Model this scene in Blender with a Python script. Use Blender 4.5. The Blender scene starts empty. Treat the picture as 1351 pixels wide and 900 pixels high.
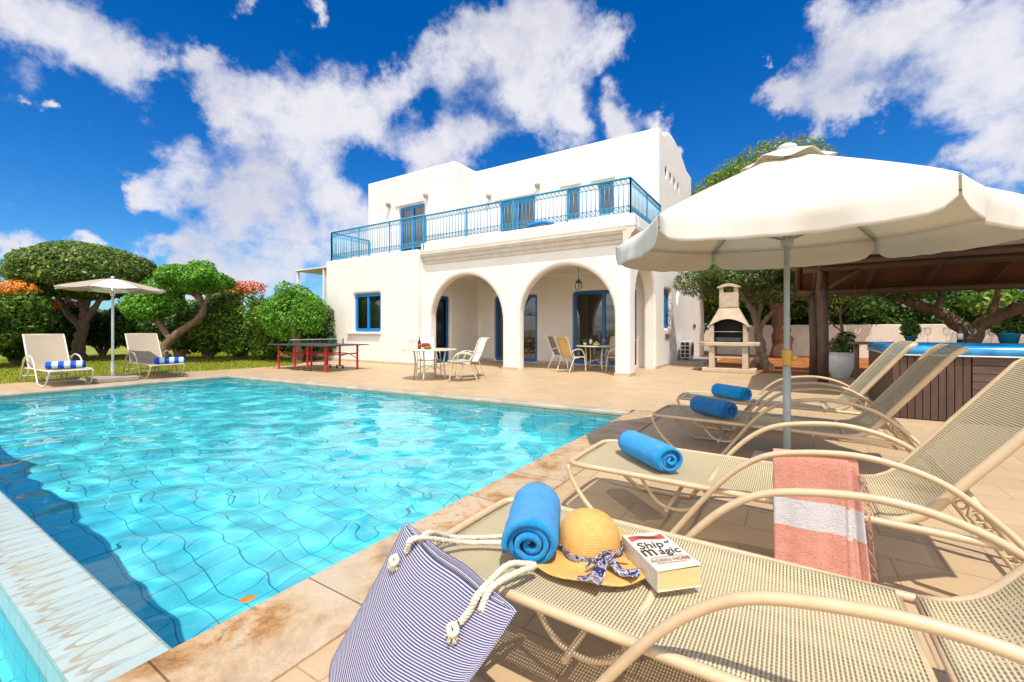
import bpy, bmesh, math, random
import numpy as np
from mathutils import Vector, Matrix
R = math.radians
rnd = random.Random(7)
sc = bpy.context.scene
col = sc.collection
# ------------------------------------------------------------------ camera
AZ = math.atan2(364.5, 574.5)
CH = 1.2
cam = bpy.data.cameras.new('camera')
camo = bpy.data.objects.new('camera', cam)
col.objects.link(camo)
sc.camera = camo
cam.lens = 15.31
cam.sensor_width = 36
cam.shift_y = -0.0111
cam.clip_start = 0.05
cam.clip_end = 3000
camo.location = (0, 0, CH)
camo.rotation_euler = (R(90), 0, AZ)
# ------------------------------------------------------------------ light
SUN = Vector((-.34, .36, -1))
sl = bpy.data.lights.new('sun', 'SUN')
so = bpy.data.objects.new('sun', sl)
col.objects.link(so)
sl.energy = 3.8
sl.angle = R(.53)
sl.color = (1, .93, .82)
so.rotation_euler = SUN.to_track_quat('-Z', 'Y').to_euler()
so.location = (0, 0, 30)
sl.cycles.is_caustics_light = True
EXPO = .5
sc.view_settings.view_transform = 'Standard'
sc.view_settings.look = 'None'
sc.view_settings.exposure = EXPO
sc.view_settings.gamma = 1
sc.view_settings.use_curve_mapping = False
cy = sc.cycles
cy.use_denoising = True
cy.caustics_refractive = True
cy.caustics_reflective = False
cy.max_bounces = 12
cy.diffuse_bounces = 6
cy.transparent_max_bounces = 24
cy.sample_clamp_indirect = 6


class NT:
    def __init__(s, tree):
        s.t = tree
        s.n = tree.nodes
        s.l = tree.links

    def a(s, typ, ins=None, **kw):
        n = s.n.new('ShaderNode' + typ)
        for k, v in kw.items():
            setattr(n, k, v)
        for k, v in (ins or {}).items():
            s.set(n.inputs[k], v)
        return n

    def set(s, sock, v):
        if isinstance(v, bpy.types.NodeSocket):
            s.l.new(v, sock)
        elif isinstance(v, bpy.types.Node):
            s.l.new(v.outputs[0], sock)
        elif isinstance(v, (tuple, list)) and len(v) == 3 and sock.type == 'RGBA':
            sock.default_value = (*v, 1)
        else:
            sock.default_value = v

    def m(s, op, a, b=0.0, c=0.0, clamp=False):
        n = s.n.new('ShaderNodeMath')
        n.operation = op
        n.use_clamp = clamp
        s.set(n.inputs[0], a)
        s.set(n.inputs[1], b)
        s.set(n.inputs[2], c)
        return n.outputs[0]

    def mix(s, f, a, b, bt='MIX'):
        n = s.n.new('ShaderNodeMix')
        n.data_type = 'RGBA'
        n.blend_type = bt
        s.set(n.inputs[0], f)
        s.set(n.inputs[6], a)
        s.set(n.inputs[7], b)
        return n.outputs[2]

    def ramp(s, f, stops, interp='LINEAR'):
        n = s.n.new('ShaderNodeValToRGB')
        s.set(n.inputs[0], f)
        cr = n.color_ramp
        cr.interpolation = interp
        while len(cr.elements) < len(stops):
            cr.elements.new(.5)
        for e, (p, c) in zip(cr.elements, stops):
            e.position = p
            e.color = (*c, 1) if not isinstance(c, (int, float)) else (c, c, c, 1)
        return n.outputs[0]

    def noise(s, vec, scale, detail=3, rough=.5, dist=0.0):
        n = s.a('TexNoise', {'Scale': scale, 'Detail': detail, 'Roughness': rough, 'Distortion': dist})
        if vec is not None:
            s.set(n.inputs['Vector'], vec)
        return n.outputs[0]

    def smooth(s, v, lo, hi, a=0.0, b=1.0):
        n = s.a('MapRange', {0: v, 1: lo, 2: hi, 3: a, 4: b}, interpolation_type='SMOOTHSTEP')
        return n.outputs[0]


def pdir(u, v):
    """world direction of a point of the sky"""
    l, m = (u - 675.5) / 574.5, (435 - v) / 574.5
    d = Vector((l * math.cos(AZ) - math.sin(AZ), math.cos(AZ) + l * math.sin(AZ), m))
    return d.normalized()


# ------------------------------------------------------------------ sky
w = bpy.data.worlds.new('World')
sc.world = w
w.use_nodes = True
N = NT(w.node_tree)
bg = N.n['Background']
sky = N.a('TexSky', sky_type='NISHITA', sun_disc=False, sun_elevation=math.atan2(1, math.hypot(.34, .36)),
          sun_rotation=math.atan2(.34, -.36), air_density=1.0, dust_density=.4, ozone_density=3.0)
gen = N.a('TexCoord').outputs['Generated']
hs = N.a('HueSaturation', {'Color': sky.outputs[0], 'Saturation': 1.45, 'Value': .95})
skyc = N.mix(1.0, hs.outputs[0], (.54, .84, 1.09), 'MULTIPLY')
CL = [(60, 30, 95), (150, 60, 85), (5, 10, 70), (205, 85, 38), (265, 70, 40), (300, 120, 60), (350, 165, 75), (430, 150, 72),
      (325, 10, 36), (405, 2, 34), (500, 140, 66), (535, 90, 45), (230, 225, 62), (185, 228, 36), (330, 255, 70), (425, 225, 80),
      (300, 315, 60), (400, 300, 62), (235, 335, 45), (460, 270, 50), (190, 325, 36), (600, 90, 60), (650, 50, 60), (720, 50, 92), (795, 70, 50),
      (680, 120, 70), (740, 165, 60), (600, 195, 66), (560, 212, 40), (830, 150, 42), (880, 170, 30), (905, 195, 24),
      (1090, 105, 82), (1025, 128, 42), (1180, 60, 90), (1250, 100, 105), (1330, 60, 110), (1320, 160, 90), (1260, 205, 58),
      (1345, 225, 80), (1120, 20, 60), (1000, 70, 18), (100, 295, 34), (20, 330, 40), (250, 395, 60), (340, 380, 60), (1000, 60, 26), (1230, 20, 60), (1110, 150, 40), (60, 150, 16), (1450, 120, 160), (-120, 80, 110), (380, 345, 50),
      (500, 340, 90), (280, 380, 60), (1600, 300, 200), (-300, 320, 120)]
cov = None
dist = N.noise(gen, 5.0, 5, .6)
dn = N.a('TexNoise', {'Vector': gen, 'Scale': 6.0, 'Detail': 6.0, 'Roughness': .62})
warp = N.a('VectorMath', {0: dn.outputs['Color'], 1: (.5, .5, .5)}, operation='SUBTRACT')
warp2 = N.a('VectorMath', {0: warp.outputs[0], 'Scale': .24}, operation='SCALE')
gw = N.a('VectorMath', {0: gen, 1: warp2.outputs[0]}, operation='ADD').outputs[0]
for (u, v, r) in CL:
    c = pdir(u, v)
    a = (pdir(u, v) - pdir(u + r, v)).length
    b = (pdir(u, v) - pdir(u, v - r)).length
    rr = (a * b) ** .5
    dd = N.a('VectorMath', {0: gw, 1: tuple(c)}, operation='DISTANCE').outputs['Value']
    f = N.a('MapRange', {0: dd, 1: rr * 1.27, 2: rr * .12, 3: 0.0, 4: 1.0}, interpolation_type='SMOOTHSTEP').outputs[0]
    cov = f if cov is None else N.m('ADD', cov, N.m('MULTIPLY', f, N.m('SUBTRACT', 1.0, cov)))
for c, rr in (((.1, -1, .55), .9), ((-1, -.7, .5), .7), ((1.1, -.9, .5), .7), ((.2, -.5, 1.0), .3), ((-.5, -.5, 1.0), .4)):  # clouds added behind the viewer, out of view, to light facade and arcade
    c = Vector(c).normalized()
    dd = N.a('VectorMath', {0: gw, 1: tuple(c)}, operation='DISTANCE').outputs['Value']
    f = N.a('MapRange', {0: dd, 1: rr * 1.3, 2: rr * .2, 3: 0.0, 4: 1.0}, interpolation_type='SMOOTHSTEP').outputs[0]
    cov = N.m('ADD', cov, N.m('MULTIPLY', f, N.m('SUBTRACT', 1.0, cov)))
sep = N.a('SeparateXYZ', {0: gen})
zz = N.m('ADD', N.m('MAXIMUM', sep.outputs[2], 0.0), .22)
proj = N.a('CombineXYZ', {0: N.m('DIVIDE', sep.outputs[0], zz), 1: N.m('DIVIDE', sep.outputs[1], zz), 2: 0.0}).outputs[0]
n1 = N.noise(proj, 2.2, 9, .62, .25)
n2 = N.noise(gen, 14.0, 8, .65)
cd = N.m('ADD', cov, N.m('MULTIPLY', N.m('SUBTRACT', n1, .5), 1.25))
cd = N.m('ADD', cd, N.m('MULTIPLY', N.m('SUBTRACT', n2, .5), 1.0))
dens = N.smooth(cd, .26, 1.12)
thick = N.smooth(cd, .75, 1.65)
n3 = N.noise(gw, 3.6, 5, .55)
shade = N.m('ADD', N.m('MULTIPLY', thick, .42), N.m('MULTIPLY', N.smooth(n3, .42, .66), .5), clamp=True)
K = 1 / (.1 * 2 ** EXPO)
ccol = N.mix(shade, (.92 * K, .91 * K, .95 * K), (.56 * K, .56 * K, .68 * K))
# unseen clouds behind the viewer, brightened as added fill for facade and arcade
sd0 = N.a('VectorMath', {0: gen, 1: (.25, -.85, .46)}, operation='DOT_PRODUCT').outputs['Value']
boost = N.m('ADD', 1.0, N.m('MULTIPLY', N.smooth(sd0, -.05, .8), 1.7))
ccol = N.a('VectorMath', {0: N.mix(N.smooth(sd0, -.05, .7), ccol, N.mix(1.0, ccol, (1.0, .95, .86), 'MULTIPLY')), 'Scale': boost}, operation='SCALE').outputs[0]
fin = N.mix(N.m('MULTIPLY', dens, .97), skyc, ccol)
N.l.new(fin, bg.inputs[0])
bg.inputs[1].default_value = .1

# ------------------------------------------------------------------ helpers
M = {}


def pm(name, colr, rough=.6, **kw):
    m = bpy.data.materials.new(name)
    m.use_nodes = True
    t = NT(m.node_tree)
    b = t.n['Principled BSDF']
    t.set(b.inputs['Base Color'], colr)
    b.inputs['Roughness'].default_value = rough
    for k, v in kw.items():
        t.set(b.inputs[k], v)
    M[name] = m
    return m, t, b


def bump(t, b, h, strength=.3, dist=.01):
    bp = t.a('Bump', {'Strength': strength, 'Distance': dist, 'Height': h})
    t.l.new(bp.outputs[0], b.inputs['Normal'])


def objc(t):
    return t.a('TexCoord').outputs['Object']


def vary(name, c1, c2, scale=3, rough=.6, bs=0, bstr=.2, bd=.004, **kw):
    m, t, b = pm(name, c1, rough, **kw)
    oc = objc(t)
    f = t.smooth(t.noise(oc, scale, 5, .6), .35, .65)
    t.set(b.inputs['Base Color'], t.mix(f, c1, c2))
    if bs:
        bump(t, b, t.noise(oc, bs, 4, .6), bstr, bd)
    return m


class MB:
    def __init__(s):
        s.v, s.f, s.uv, s.sm = [], [], [], []

    def add(s, vs, fs, smooth=False, uvs=None):
        o = len(s.v)
        s.v += [tuple(p) for p in vs]
        for i, f in enumerate(fs):
            s.f.append(tuple(o + k for k in f))
            s.sm.append(smooth)
            s.uv.append([uvs[k] for k in f] if uvs is not None else [(0, 0)] * len(f))
        return s

    def box(s, x0, x1, y0, y1, z0, z1, mat=None):
        vs = [(x, y, z) for z in (z0, z1) for y in (y0, y1) for x in (x0, x1)]
        if mat is not None:
            vs = [tuple(mat @ Vector(p)) for p in vs]
        return s.add(vs, [(0, 2, 3, 1), (4, 5, 7, 6), (0, 1, 5, 4), (2, 6, 7, 3), (0, 4, 6, 2), (1, 3, 7, 5)])

    def tube(s, pts, r, n=8, caps=True, flat=1.0, closed=False):
        pts = [Vector(p) for p in pts]
        rs = r if isinstance(r, (list, tuple)) else [r] * len(pts)
        L = len(pts)
        tan = []
        for i in range(L):
            if closed:
                d = pts[(i + 1) % L] - pts[i - 1]
            else:
                d = pts[min(i + 1, L - 1)] - pts[max(i - 1, 0)]
            tan.append(d.normalized())
        up = Vector((0, 0, 1)) if abs(tan[0].z) < .9 else Vector((1, 0, 0))
        nrm = (up - tan[0] * up.dot(tan[0])).normalized()
        vs = []
        for i in range(L):
            if i:
                nrm = (nrm - tan[i] * nrm.dot(tan[i])).normalized()
            bn = tan[i].cross(nrm)
            for k in range(n):
                a = 2 * math.pi * k / n
                vs.append(pts[i] + (nrm * math.cos(a) * flat + bn * math.sin(a)) * rs[i])
        fs = [(i * n + k, i * n + (k + 1) % n, (i + 1) * n + (k + 1) % n, (i + 1) * n + k) for i in range(L - 1) for k in range(n)]
        if closed:
            fs += [((L - 1) * n + k, (L - 1) * n + (k + 1) % n, (k + 1) % n, k) for k in range(n)]
        s.add(vs, fs, True)
        if caps and not closed:
            o = len(s.v) - len(vs)
            s.f.append(tuple(o + k for k in range(n))[::-1])
            s.f.append(tuple(o + (L - 1) * n + k for k in range(n)))
            s.sm += [False, False]
            s.uv += [[(0, 0)] * n] * 2
        return s

    def lathe(s, prof, c=(0, 0, 0), n=20, smooth=True, mat=None):
        vs = []
        for (r, z) in prof:
            for k in range(n):
                a = 2 * math.pi * k / n
                vs.append(Vector((c[0] + r * math.cos(a), c[1] + r * math.sin(a), c[2] + z)))
        if mat is not None:
            vs = [mat @ v for v in vs]
        L = len(prof)
        fs = [(i * n + k, i * n + (k + 1) % n, (i + 1) * n + (k + 1) % n, (i + 1) * n + k) for i in range(L - 1) for k in range(n)]
        s.add(vs, fs, smooth)
        o = len(s.v) - len(vs)
        for i, rev in ((0, True), (L - 1, False)):
            if prof[i][0] > 1e-5:
                f = tuple(o + i * n + k for k in range(n))
                s.f.append(f[::-1] if rev else f)
                s.sm.append(False)
                s.uv.append([(0, 0)] * n)
        return s

    def prism(s, poly, fn, a, b):
        """poly of 2D points, fn(p, h) -> xyz, extruded a..b"""
        n = len(poly)
        vs = [fn(p, a) for p in poly] + [fn(p, b) for p in poly]
        fs = [tuple(range(n))[::-1], tuple(range(n, 2 * n))] + [(k, (k + 1) % n, n + (k + 1) % n, n + k) for k in range(n)]
        return s.add(vs, fs)

    def grid(s, fn, nu, nv, thick=0.0, su=1.0, sv=1.0, smooth=True):
        P = [[Vector(fn(i / nu, j / nv)) for i in range(nu + 1)] for j in range(nv + 1)]
        vs = [p for row in P for p in row]
        uvs = [(i / nu * su, j / nv * sv) for j in range(nv + 1) for i in range(nu + 1)]
        w_ = nu + 1
        fs = [(j * w_ + i, j * w_ + i + 1, (j + 1) * w_ + i + 1, (j + 1) * w_ + i) for j in range(nv) for i in range(nu)]
        if not thick:
            return s.add(vs, fs, smooth, uvs)
        nr = []
        for j in range(nv + 1):
            for i in range(nu + 1):
                du = P[j][min(i + 1, nu)] - P[j][max(i - 1, 0)]
                dv = P[min(j + 1, nv)][i] - P[max(j - 1, 0)][i]
                c = du.cross(dv)
                nr.append(c.normalized() if c.length > 1e-12 else Vector((0, 0, 1)))
        k = len(vs)
        v2 = [p - q * thick for p, q in zip(vs, nr)]
        f2 = [tuple(reversed([x + k for x in f])) for f in fs]
        rim = []
        for i in range(nu):
            rim.append((i + 1, i, k + i, k + i + 1))
            a = nv * w_ + i
            rim.append((a, a + 1, k + a + 1, k + a))
        for j in range(nv):
            a, b = j * w_, (j + 1) * w_
            rim.append((a, b, k + b, k + a))
            a, b = j * w_ + nu, (j + 1) * w_ + nu
            rim.append((b, a, k + a, k + b))
        return s.add(vs + v2, fs + f2 + rim, smooth, uvs + uvs)

    def build(s, name, mat, parent=None, loc=None, bevel=0, seg=2):
        me = bpy.data.meshes.new(name)
        me.from_pydata(s.v, [], s.f)
        me.polygons.foreach_set('use_smooth', s.sm)
        uvl = me.uv_layers.new(name='UVMap')
        flat = [c for f in s.uv for p in f for c in p]
        uvl.data.foreach_set('uv', flat)
        me.materials.append(M[mat] if isinstance(mat, str) else mat)
        me.update()
        o = bpy.data.objects.new(name, me)
        col.objects.link(o)
        if parent is not None:
            o.parent = parent
        if loc is not None:
            o.location = loc
        if bevel:
            md = o.modifiers.new('bevel', 'BEVEL')
            md.width = bevel
            md.segments = seg
            md.limit_method = 'ANGLE'
            md.angle_limit = R(40)
        return o


def tag(o, label=None, cat=None, group=None, kind=None):
    if label:
        o['label'] = label
    if cat:
        o['category'] = cat
    if group:
        o['group'] = group
    if kind:
        o['kind'] = kind
    return o


def thing(name, label, cat, loc=(0, 0, 0), rz=0, group=None):
    o = bpy.data.objects.new(name, None)
    o.empty_display_size = .1
    col.objects.link(o)
    o.location = loc
    o.rotation_euler = (0, 0, rz)
    return tag(o, label, cat, group)


def copy_tree(o, parent=None):
    c = o.copy()
    col.objects.link(c)
    c.parent = parent
    for ch in list(o.children):
        copy_tree(ch, c)
    return c


def spline(pts, n=6, closed=False):
    """Catmull-Rom through the points"""
    P = [Vector(p) for p in pts]
    out = []
    L = len(P)
    rng = range(L if closed else L - 1)
    for i in rng:
        p0 = P[i - 1] if (i > 0 or closed) else P[0] * 2 - P[1]
        p1, p2 = P[i], P[(i + 1) % L]
        p3 = P[(i + 2) % L] if (i + 2 < L or closed) else P[-1] * 2 - P[-2]
        for k in range(n):
            t = k / n
            out.append(.5 * ((2 * p1) + (p2 - p0) * t + (2 * p0 - 5 * p1 + 4 * p2 - p3) * t * t + (3 * p1 - p0 - 3 * p2 + p3) * t ** 3))
    if not closed:
        out.append(P[-1].copy())
    return out


def rotm(c, rx=0, ry=0, rz=0):
    return Matrix.Translation(Vector(c)) @ Matrix.Rotation(rz, 4, 'Z') @ Matrix.Rotation(ry, 4, 'Y') @ Matrix.Rotation(rx, 4, 'X')


# ------------------------------------------------------------------ materials
def mat_stucco():
    m, t, b = pm('stucco', (.80, .775, .735), .85)
    oc = objc(t)
    f = t.smooth(t.noise(oc, 1.2, 6, .65), .3, .75)
    t.set(b.inputs['Base Color'], t.mix(t.m('MULTIPLY', t.smooth(t.noise(t.a('Mapping', {0: oc, 3: (2.2, 2.2, .25)}).outputs[0], 2.0, 6, .7), .5, .75), .35), t.mix(f, (.735, .71, .66), (.69, .66, .605)), (.585, .55, .49)))
    h = t.m('ADD', t.noise(oc, 60, 3, .6), t.m('MULTIPLY', t.noise(oc, 6, 3, .5), 1.5))
    bump(t, b, t.m('ADD', h, t.m('MULTIPLY', t.noise(oc, 1.7, 3, .5), 6.0)), .3, .008)


mat_stucco()
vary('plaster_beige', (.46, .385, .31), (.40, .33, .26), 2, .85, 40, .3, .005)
vary('cornice_stone', (.62, .575, .50), (.55, .50, .43), 4, .8, 50, .2, .003)


def tiles(name, c1, c2, mortar, bw, rh, ms, off=.5, rough=.5, stains=None, bstr=.5, rot=0.0, loc=(0, 0, 0), squash=1.0):
    m, t, b = pm(name, c1, rough)
    oc = objc(t)
    mp = t.a('Mapping', {0: oc, 1: loc, 2: (0, 0, rot)}).outputs[0]
    br = t.a('TexBrick', {'Vector': mp, 'Color1': c1, 'Color2': c2, 'Mortar': mortar, 'Scale': 1.0, 'Mortar Size': ms,
                          'Mortar Smooth': .2, 'Bias': 0.0, 'Brick Width': bw, 'Row Height': rh}, offset=off)
    c = br.outputs[0]
    # soft marbling of the tile faces
    n = t.noise(mp, 3.2, 6, .62, .6)
    c = t.mix(t.m('MULTIPLY', t.smooth(n, .35, .7), .55), c, tuple(x * y for x, y in zip(c1, (1.04, .95, .84))))
    n2 = t.noise(mp, 34, 4, .6)
    c = t.mix(t.m('MULTIPLY', t.smooth(n2, .5, .75), .22), c, tuple(x * .72 for x in c2))
    if stains:
        s = t.noise(mp, stains[1], 6, .65, .8)
        c = t.mix(t.m('MULTIPLY', t.smooth(s, .52, .66), stains[2]), c, stains[0])
    t.set(b.inputs['Base Color'], c)
    h = t.m('ADD', t.m('MULTIPLY', br.outputs['Fac'], -1.0), t.m('MULTIPLY', n2, .25))
    bump(t, b, h, bstr, .003)
    return m, t, b


tiles('deck_tile', (.475, .355, .22), (.42, .305, .18), (.24, .175, .105), .45, .3, .004, .5, .5, ((.37, .26, .15), 1.1, .5))


def mat_coping():
    m, t, b = pm('travertine', (.6, .45, .3), .5)
    oc = objc(t)
    n1 = t.noise(oc, 3.4, 9, .74, .35)
    n2 = t.noise(oc, 14, 7, .7, .6)
    n3 = t.noise(oc, 1.3, 4, .5, .4)
    c = t.ramp(n1, [(.34, (.15, .075, .03)), (.43, (.33, .17, .055)), (.50, (.42, .28, .14)), (.58, (.47, .37, .26)), (.75, (.38, .24, .11))])
    c = t.mix(t.m('MULTIPLY', t.smooth(n2, .55, .68), .6), c, (.13, .07, .03))
    c = t.mix(t.m('MULTIPLY', t.smooth(n3, .42, .66), .7), c, (.47, .39, .29))
    br = t.a('TexBrick', {'Vector': oc, 'Color1': (1, 1, 1), 'Color2': (.9, .9, .9), 'Mortar': (.38, .3, .22), 'Scale': 1.0,
                          'Mortar Size': .004, 'Brick Width': 3.0, 'Row Height': .62}, offset=0.0)
    c = t.mix(1.0, c, br.outputs[0], 'MULTIPLY')
    t.set(b.inputs['Base Color'], c)
    bump(t, b, t.m('ADD', t.m('ADD', n2, t.noise(oc, 45, 5, .7)), t.m('MULTIPLY', br.outputs['Fac'], -1.0)), .7, .005)


mat_coping()


def mat_pool():
    m, t, b = pm('pool_tile', (.2, .65, .8), .3)
    tc = t.a('TexCoord')
    br = t.a('TexBrick', {'Vector': tc.outputs['UV'], 'Color1': (.15, .82, .90), 'Color2': (.11, .76, .87), 'Mortar': (.03, .26, .34),
                          'Scale': 1.0, 'Mortar Size': .0038, 'Mortar Smooth': .1, 'Brick Width': .21, 'Row Height': .21}, offset=0.0)
    mo = t.a('TexBrick', {'Vector': tc.outputs['UV'], 'Color1': (1, 1, 1), 'Color2': (.8, .93, .95), 'Mortar': (.9, .95, .97),
                          'Scale': 1.0, 'Mortar Size': .002, 'Brick Width': .025, 'Row Height': .025}, offset=0.0)
    c = t.mix(1.0, br.outputs[0], mo.outputs[0], 'MULTIPLY')
    geo = t.a('NewGeometry').outputs['Position']
    z = t.a('SeparateXYZ', {0: geo}).outputs[2]
    band = t.smooth(z, -.30, -.10)
    c = t.mix(band, c, t.mix(br.outputs['Fac'], (.40, .52, .38), (.16, .26, .2)))
    t.set(b.inputs['Base Color'], c)


mat_pool()


def mat_spill():
    m, t, b = pm('spill_tile', (.6, .7, .65), .3)
    tc = t.a('TexCoord')
    uv = tc.outputs['UV']
    mp = t.a('Mapping', {0: uv, 3: (1, 1, 1)}).outputs[0]
    br = t.a('TexBrick', {'Vector': mp, 'Color1': (.38, .46, .44), 'Color2': (.34, .43, .42), 'Mortar': (.22, .29, .26), 'Scale': 1.0,
                          'Mortar Size': .0022, 'Brick Width': .12, 'Row Height': .35}, offset=0.0)
    sx = t.a('SeparateXYZ', {0: uv})
    u, v = sx.outputs[0], sx.outputs[1]
    # dried drip contours, each rounded at the outer edge
    cell = t.m('FRACT', t.m('DIVIDE', u, .105))
    id_ = t.m('FLOOR', t.m('DIVIDE', u, .105))
    wn = t.a('TexWhiteNoise', {'W': id_}, noise_dimensions='1D').outputs[0]
    nz = t.noise(uv, 22, 4, .6)
    cx = t.m('ADD', t.m('SUBTRACT', cell, .5), t.m('MULTIPLY', t.m('SUBTRACT', nz, .5), .22))
    par = t.m('ADD', t.m('MULTIPLY', t.m('MULTIPLY', cx, cx), .55), t.m('ADD', .025, t.m('MULTIPLY', wn, .045)))
    dd = t.m('ABSOLUTE', t.m('SUBTRACT', v, par))
    ring = t.smooth(dd, .022, .012)
    side = t.m('MULTIPLY', t.smooth(t.m('ABSOLUTE', cx), .30, .46), t.smooth(t.noise(uv, 9, 5, .6), .42, .62))
    st = t.m('MULTIPLY', t.m('MAXIMUM', ring, side), t.smooth(t.noise(uv, 7, 5, .65), .30, .44))
    c = t.mix(t.m('MULTIPLY', st, .6), br.outputs[0], (.27, .18, .07))
    c = t.mix(t.m('MULTIPLY', t.smooth(t.noise(uv, 4, 6, .7), .52, .7), .5), c, (.37, .35, .21))
    t.set(b.inputs['Base Color'], c)
    bump(t, b, t.m('MULTIPLY', br.outputs['Fac'], -1.0), .5, .002)


mat_spill()


def mat_water():
    m = bpy.data.materials.new('water')
    m.use_nodes = True
    t = NT(m.node_tree)
    t.n.remove(t.n['Principled BSDF'])
    g = t.a('BsdfGlass', {'IOR': 1.33, 'Roughness': 0.0, 'Color': (.93, .99, 1.0)})
    t.l.new(g.outputs[0], t.n['Material Output'].inputs[0])
    M['water'] = m


mat_water()


def mat_sling(name, c1, c2, pu=.0085, pv=.0085, hole=.62):
    m = bpy.data.materials.new(name)
    m.use_nodes = True
    t = NT(m.node_tree)
    b = t.n['Principled BSDF']
    uv = t.a('TexCoord').outputs['UV']
    s = t.a('SeparateXYZ', {0: uv})
    a = t.m('PINGPONG', t.m('DIVIDE', s.outputs[0], pu), .5)
    c = t.m('PINGPONG', t.m('DIVIDE', s.outputs[1], pv), .5)
    ha = t.smooth(a, .22, .30)
    hb = t.smooth(c, .12, .18)
    h = t.m('MULTIPLY', ha, hb)
    cc = t.mix(ha, c1, c2)
    b.inputs['Roughness'].default_value = .55
    t.set(b.inputs['Base Color'], cc)
    bump(t, b, t.m('SUBTRACT', t.m('ADD', t.m('MULTIPLY', a, -1.0), t.m('MULTIPLY', c, -1.0)), 0.0), .6, .002)
    tr = t.a('BsdfTransparent')
    mx = t.a('MixShader', {0: t.m('MULTIPLY', h, hole), 1: b.outputs[0], 2: tr.outputs[0]})
    t.l.new(mx.outputs[0], t.n['Material Output'].inputs[0])
    M[name] = m


mat_sling('sling_beige', (.52, .445, .285), (.36, .31, .20), .0105, .0165, .85)
mat_sling('sling_stone', (.40, .33, .24), (.33, .27, .2), hole=.25)
mat_sling('sling_white', (.78, .77, .76), (.72, .71, .70), hole=.12)
mat_sling('sling_gold', (.58, .40, .16), (.50, .34, .12), hole=.15)
mat_sling('sling_taupe', (.42, .34, .27), (.36, .29, .23), hole=.15)


def mat_frame(name, c1, c2, rough=.38):
    m, t, b = pm(name, c1, rough)
    oc = objc(t)
    t.set(b.inputs['Base Color'], t.mix(t.smooth(t.noise(oc, 9, 6, .7), .42, .72), c1, c2))
    b.inputs['Roughness'].default_value = rough
    bump(t, b, t.noise(oc, 160, 2, .5), .08, .001)


mat_frame('frame_beige', (.52, .40, .255), (.46, .34, .205))
mat_frame('frame_white', (.62, .58, .5), (.5, .44, .34))
mat_frame('frame_cream', (.55, .5, .38), (.46, .41, .29))
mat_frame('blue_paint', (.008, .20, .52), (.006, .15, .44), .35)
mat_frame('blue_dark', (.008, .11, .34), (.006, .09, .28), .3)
mat_frame('rail_blue', (.02, .27, .48), (.015, .21, .40), .4)
mat_frame('red_paint', (.60, .015, .02), (.45, .01, .015), .35)
mat_frame('dark_metal', (.03, .032, .035), (.05, .05, .05), .4)
mat_frame('grey_metal', (.33, .38, .37), (.27, .31, .30), .35)
mat_frame('table_dark', (.035, .045, .05), (.03, .036, .04), .65)
vary('concrete', (.36, .32, .27), (.28, .25, .21), 5, .85, 30, .4, .004)
vary('bbq_stone', (.48, .385, .29), (.40, .31, .225), 7, .85, 55, .5, .006)
vary('bbq_slab', (.50, .42, .31), (.44, .35, .25), 5, .8, 55, .3, .004)
vary('soot_shade_dark', (.015, .014, .013), (.03, .028, .025), 9, .8)  # soot in the barbecue; painted-in shade in the gable vents
vary('umbrella_base', (.42, .43, .43), (.35, .36, .36), 4, .7)
vary('yellow_plastic', (.62, .38, .05), (.5, .3, .04), 4, .5)
vary('straw_line', (.72, .42, .14), (.6, .33, .1), 6, .7)
vary('terracotta_soil', (.36, .125, .018), (.22, .06, .008), 1.6, .95, 18, .8, .03)
vary('pot_white', (.60, .63, .62), (.50, .56, .56), 6, .45)
vary('pot_blue', (.02, .27, .47), (.02, .2, .38), 6, .35)
vary('ac_white', (.66, .62, .56), (.6, .56, .5), 4, .5)
vary('brown_brick', (.20, .09, .05), (.15, .07, .04), 4, .7)
vary('spa_blue', (.012, .16, .42), (.03, .30, .60), 3.5, .14)
vary('spa_edge', (.55, .60, .62), (.45, .5, .52), 6, .3)
vary('white_plastic', (.74, .73, .71), (.68, .67, .64), 5, .4)
vary('red_flower', (.66, .035, .02), (.5, .02, .015), 9, .6)
vary('lemon', (.75, .52, .04), (.65, .42, .03), 9, .45)
vary('melon_green', (.03, .14, .02), (.1, .26, .05), 12, .4)
vary('bottle_dark', (.012, .018, .012), (.02, .03, .02), 5, .08)
vary('label_paper', (.7, .68, .62), (.6, .58, .52), 9, .7)
vary('neighbour_wall', (.55, .47, .4), (.5, .42, .35), 3, .85)
vary('cream_vane', (.38, .34, .3), (.3, .27, .23), 3, .85)


def mat_wood(name, c1, c2, scale=(1, 1, .12), sc_=12, rough=.6):
    m, t, b = pm(name, c1, rough)
    oc = t.a('Mapping', {0: objc(t), 3: scale}).outputs[0]
    n = t.noise(oc, sc_, 8, .7, .6)
    n2 = t.noise(objc(t), 2.0, 3, .5)
    c = t.mix(t.smooth(n, .35, .68), c1, c2)
    c = t.mix(t.m('MULTIPLY', t.smooth(n2, .4, .7), .4), c, tuple(x * .6 for x in c1))
    t.set(b.inputs['Base Color'], c)
    bump(t, b, n, .5, .004)


mat_wood('pole_wood', (.11, .062, .042), (.06, .034, .023))
mat_wood('beam_wood', (.15, .09, .06), (.08, .048, .032), (.12, 1, 1))
mat_wood('tub_slat', (.085, .045, .030), (.05, .026, .018), (1, 1, .1), 16)
mat_wood('tub_board', (.11, .062, .045), (.06, .034, .024), (.1, 1, 1), 16)
mat_wood('bark', (.20, .13, .085), (.09, .055, .035), (1, 1, .35), 9, .9)
mat_wood('bark_pale', (.36, .28, .20), (.16, .11, .075), (1, 1, .5), 8, .9)
mat_wood('bark_red', (.15, .065, .03), (.06, .028, .015), (1, 1, .3), 9, .9)


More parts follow.
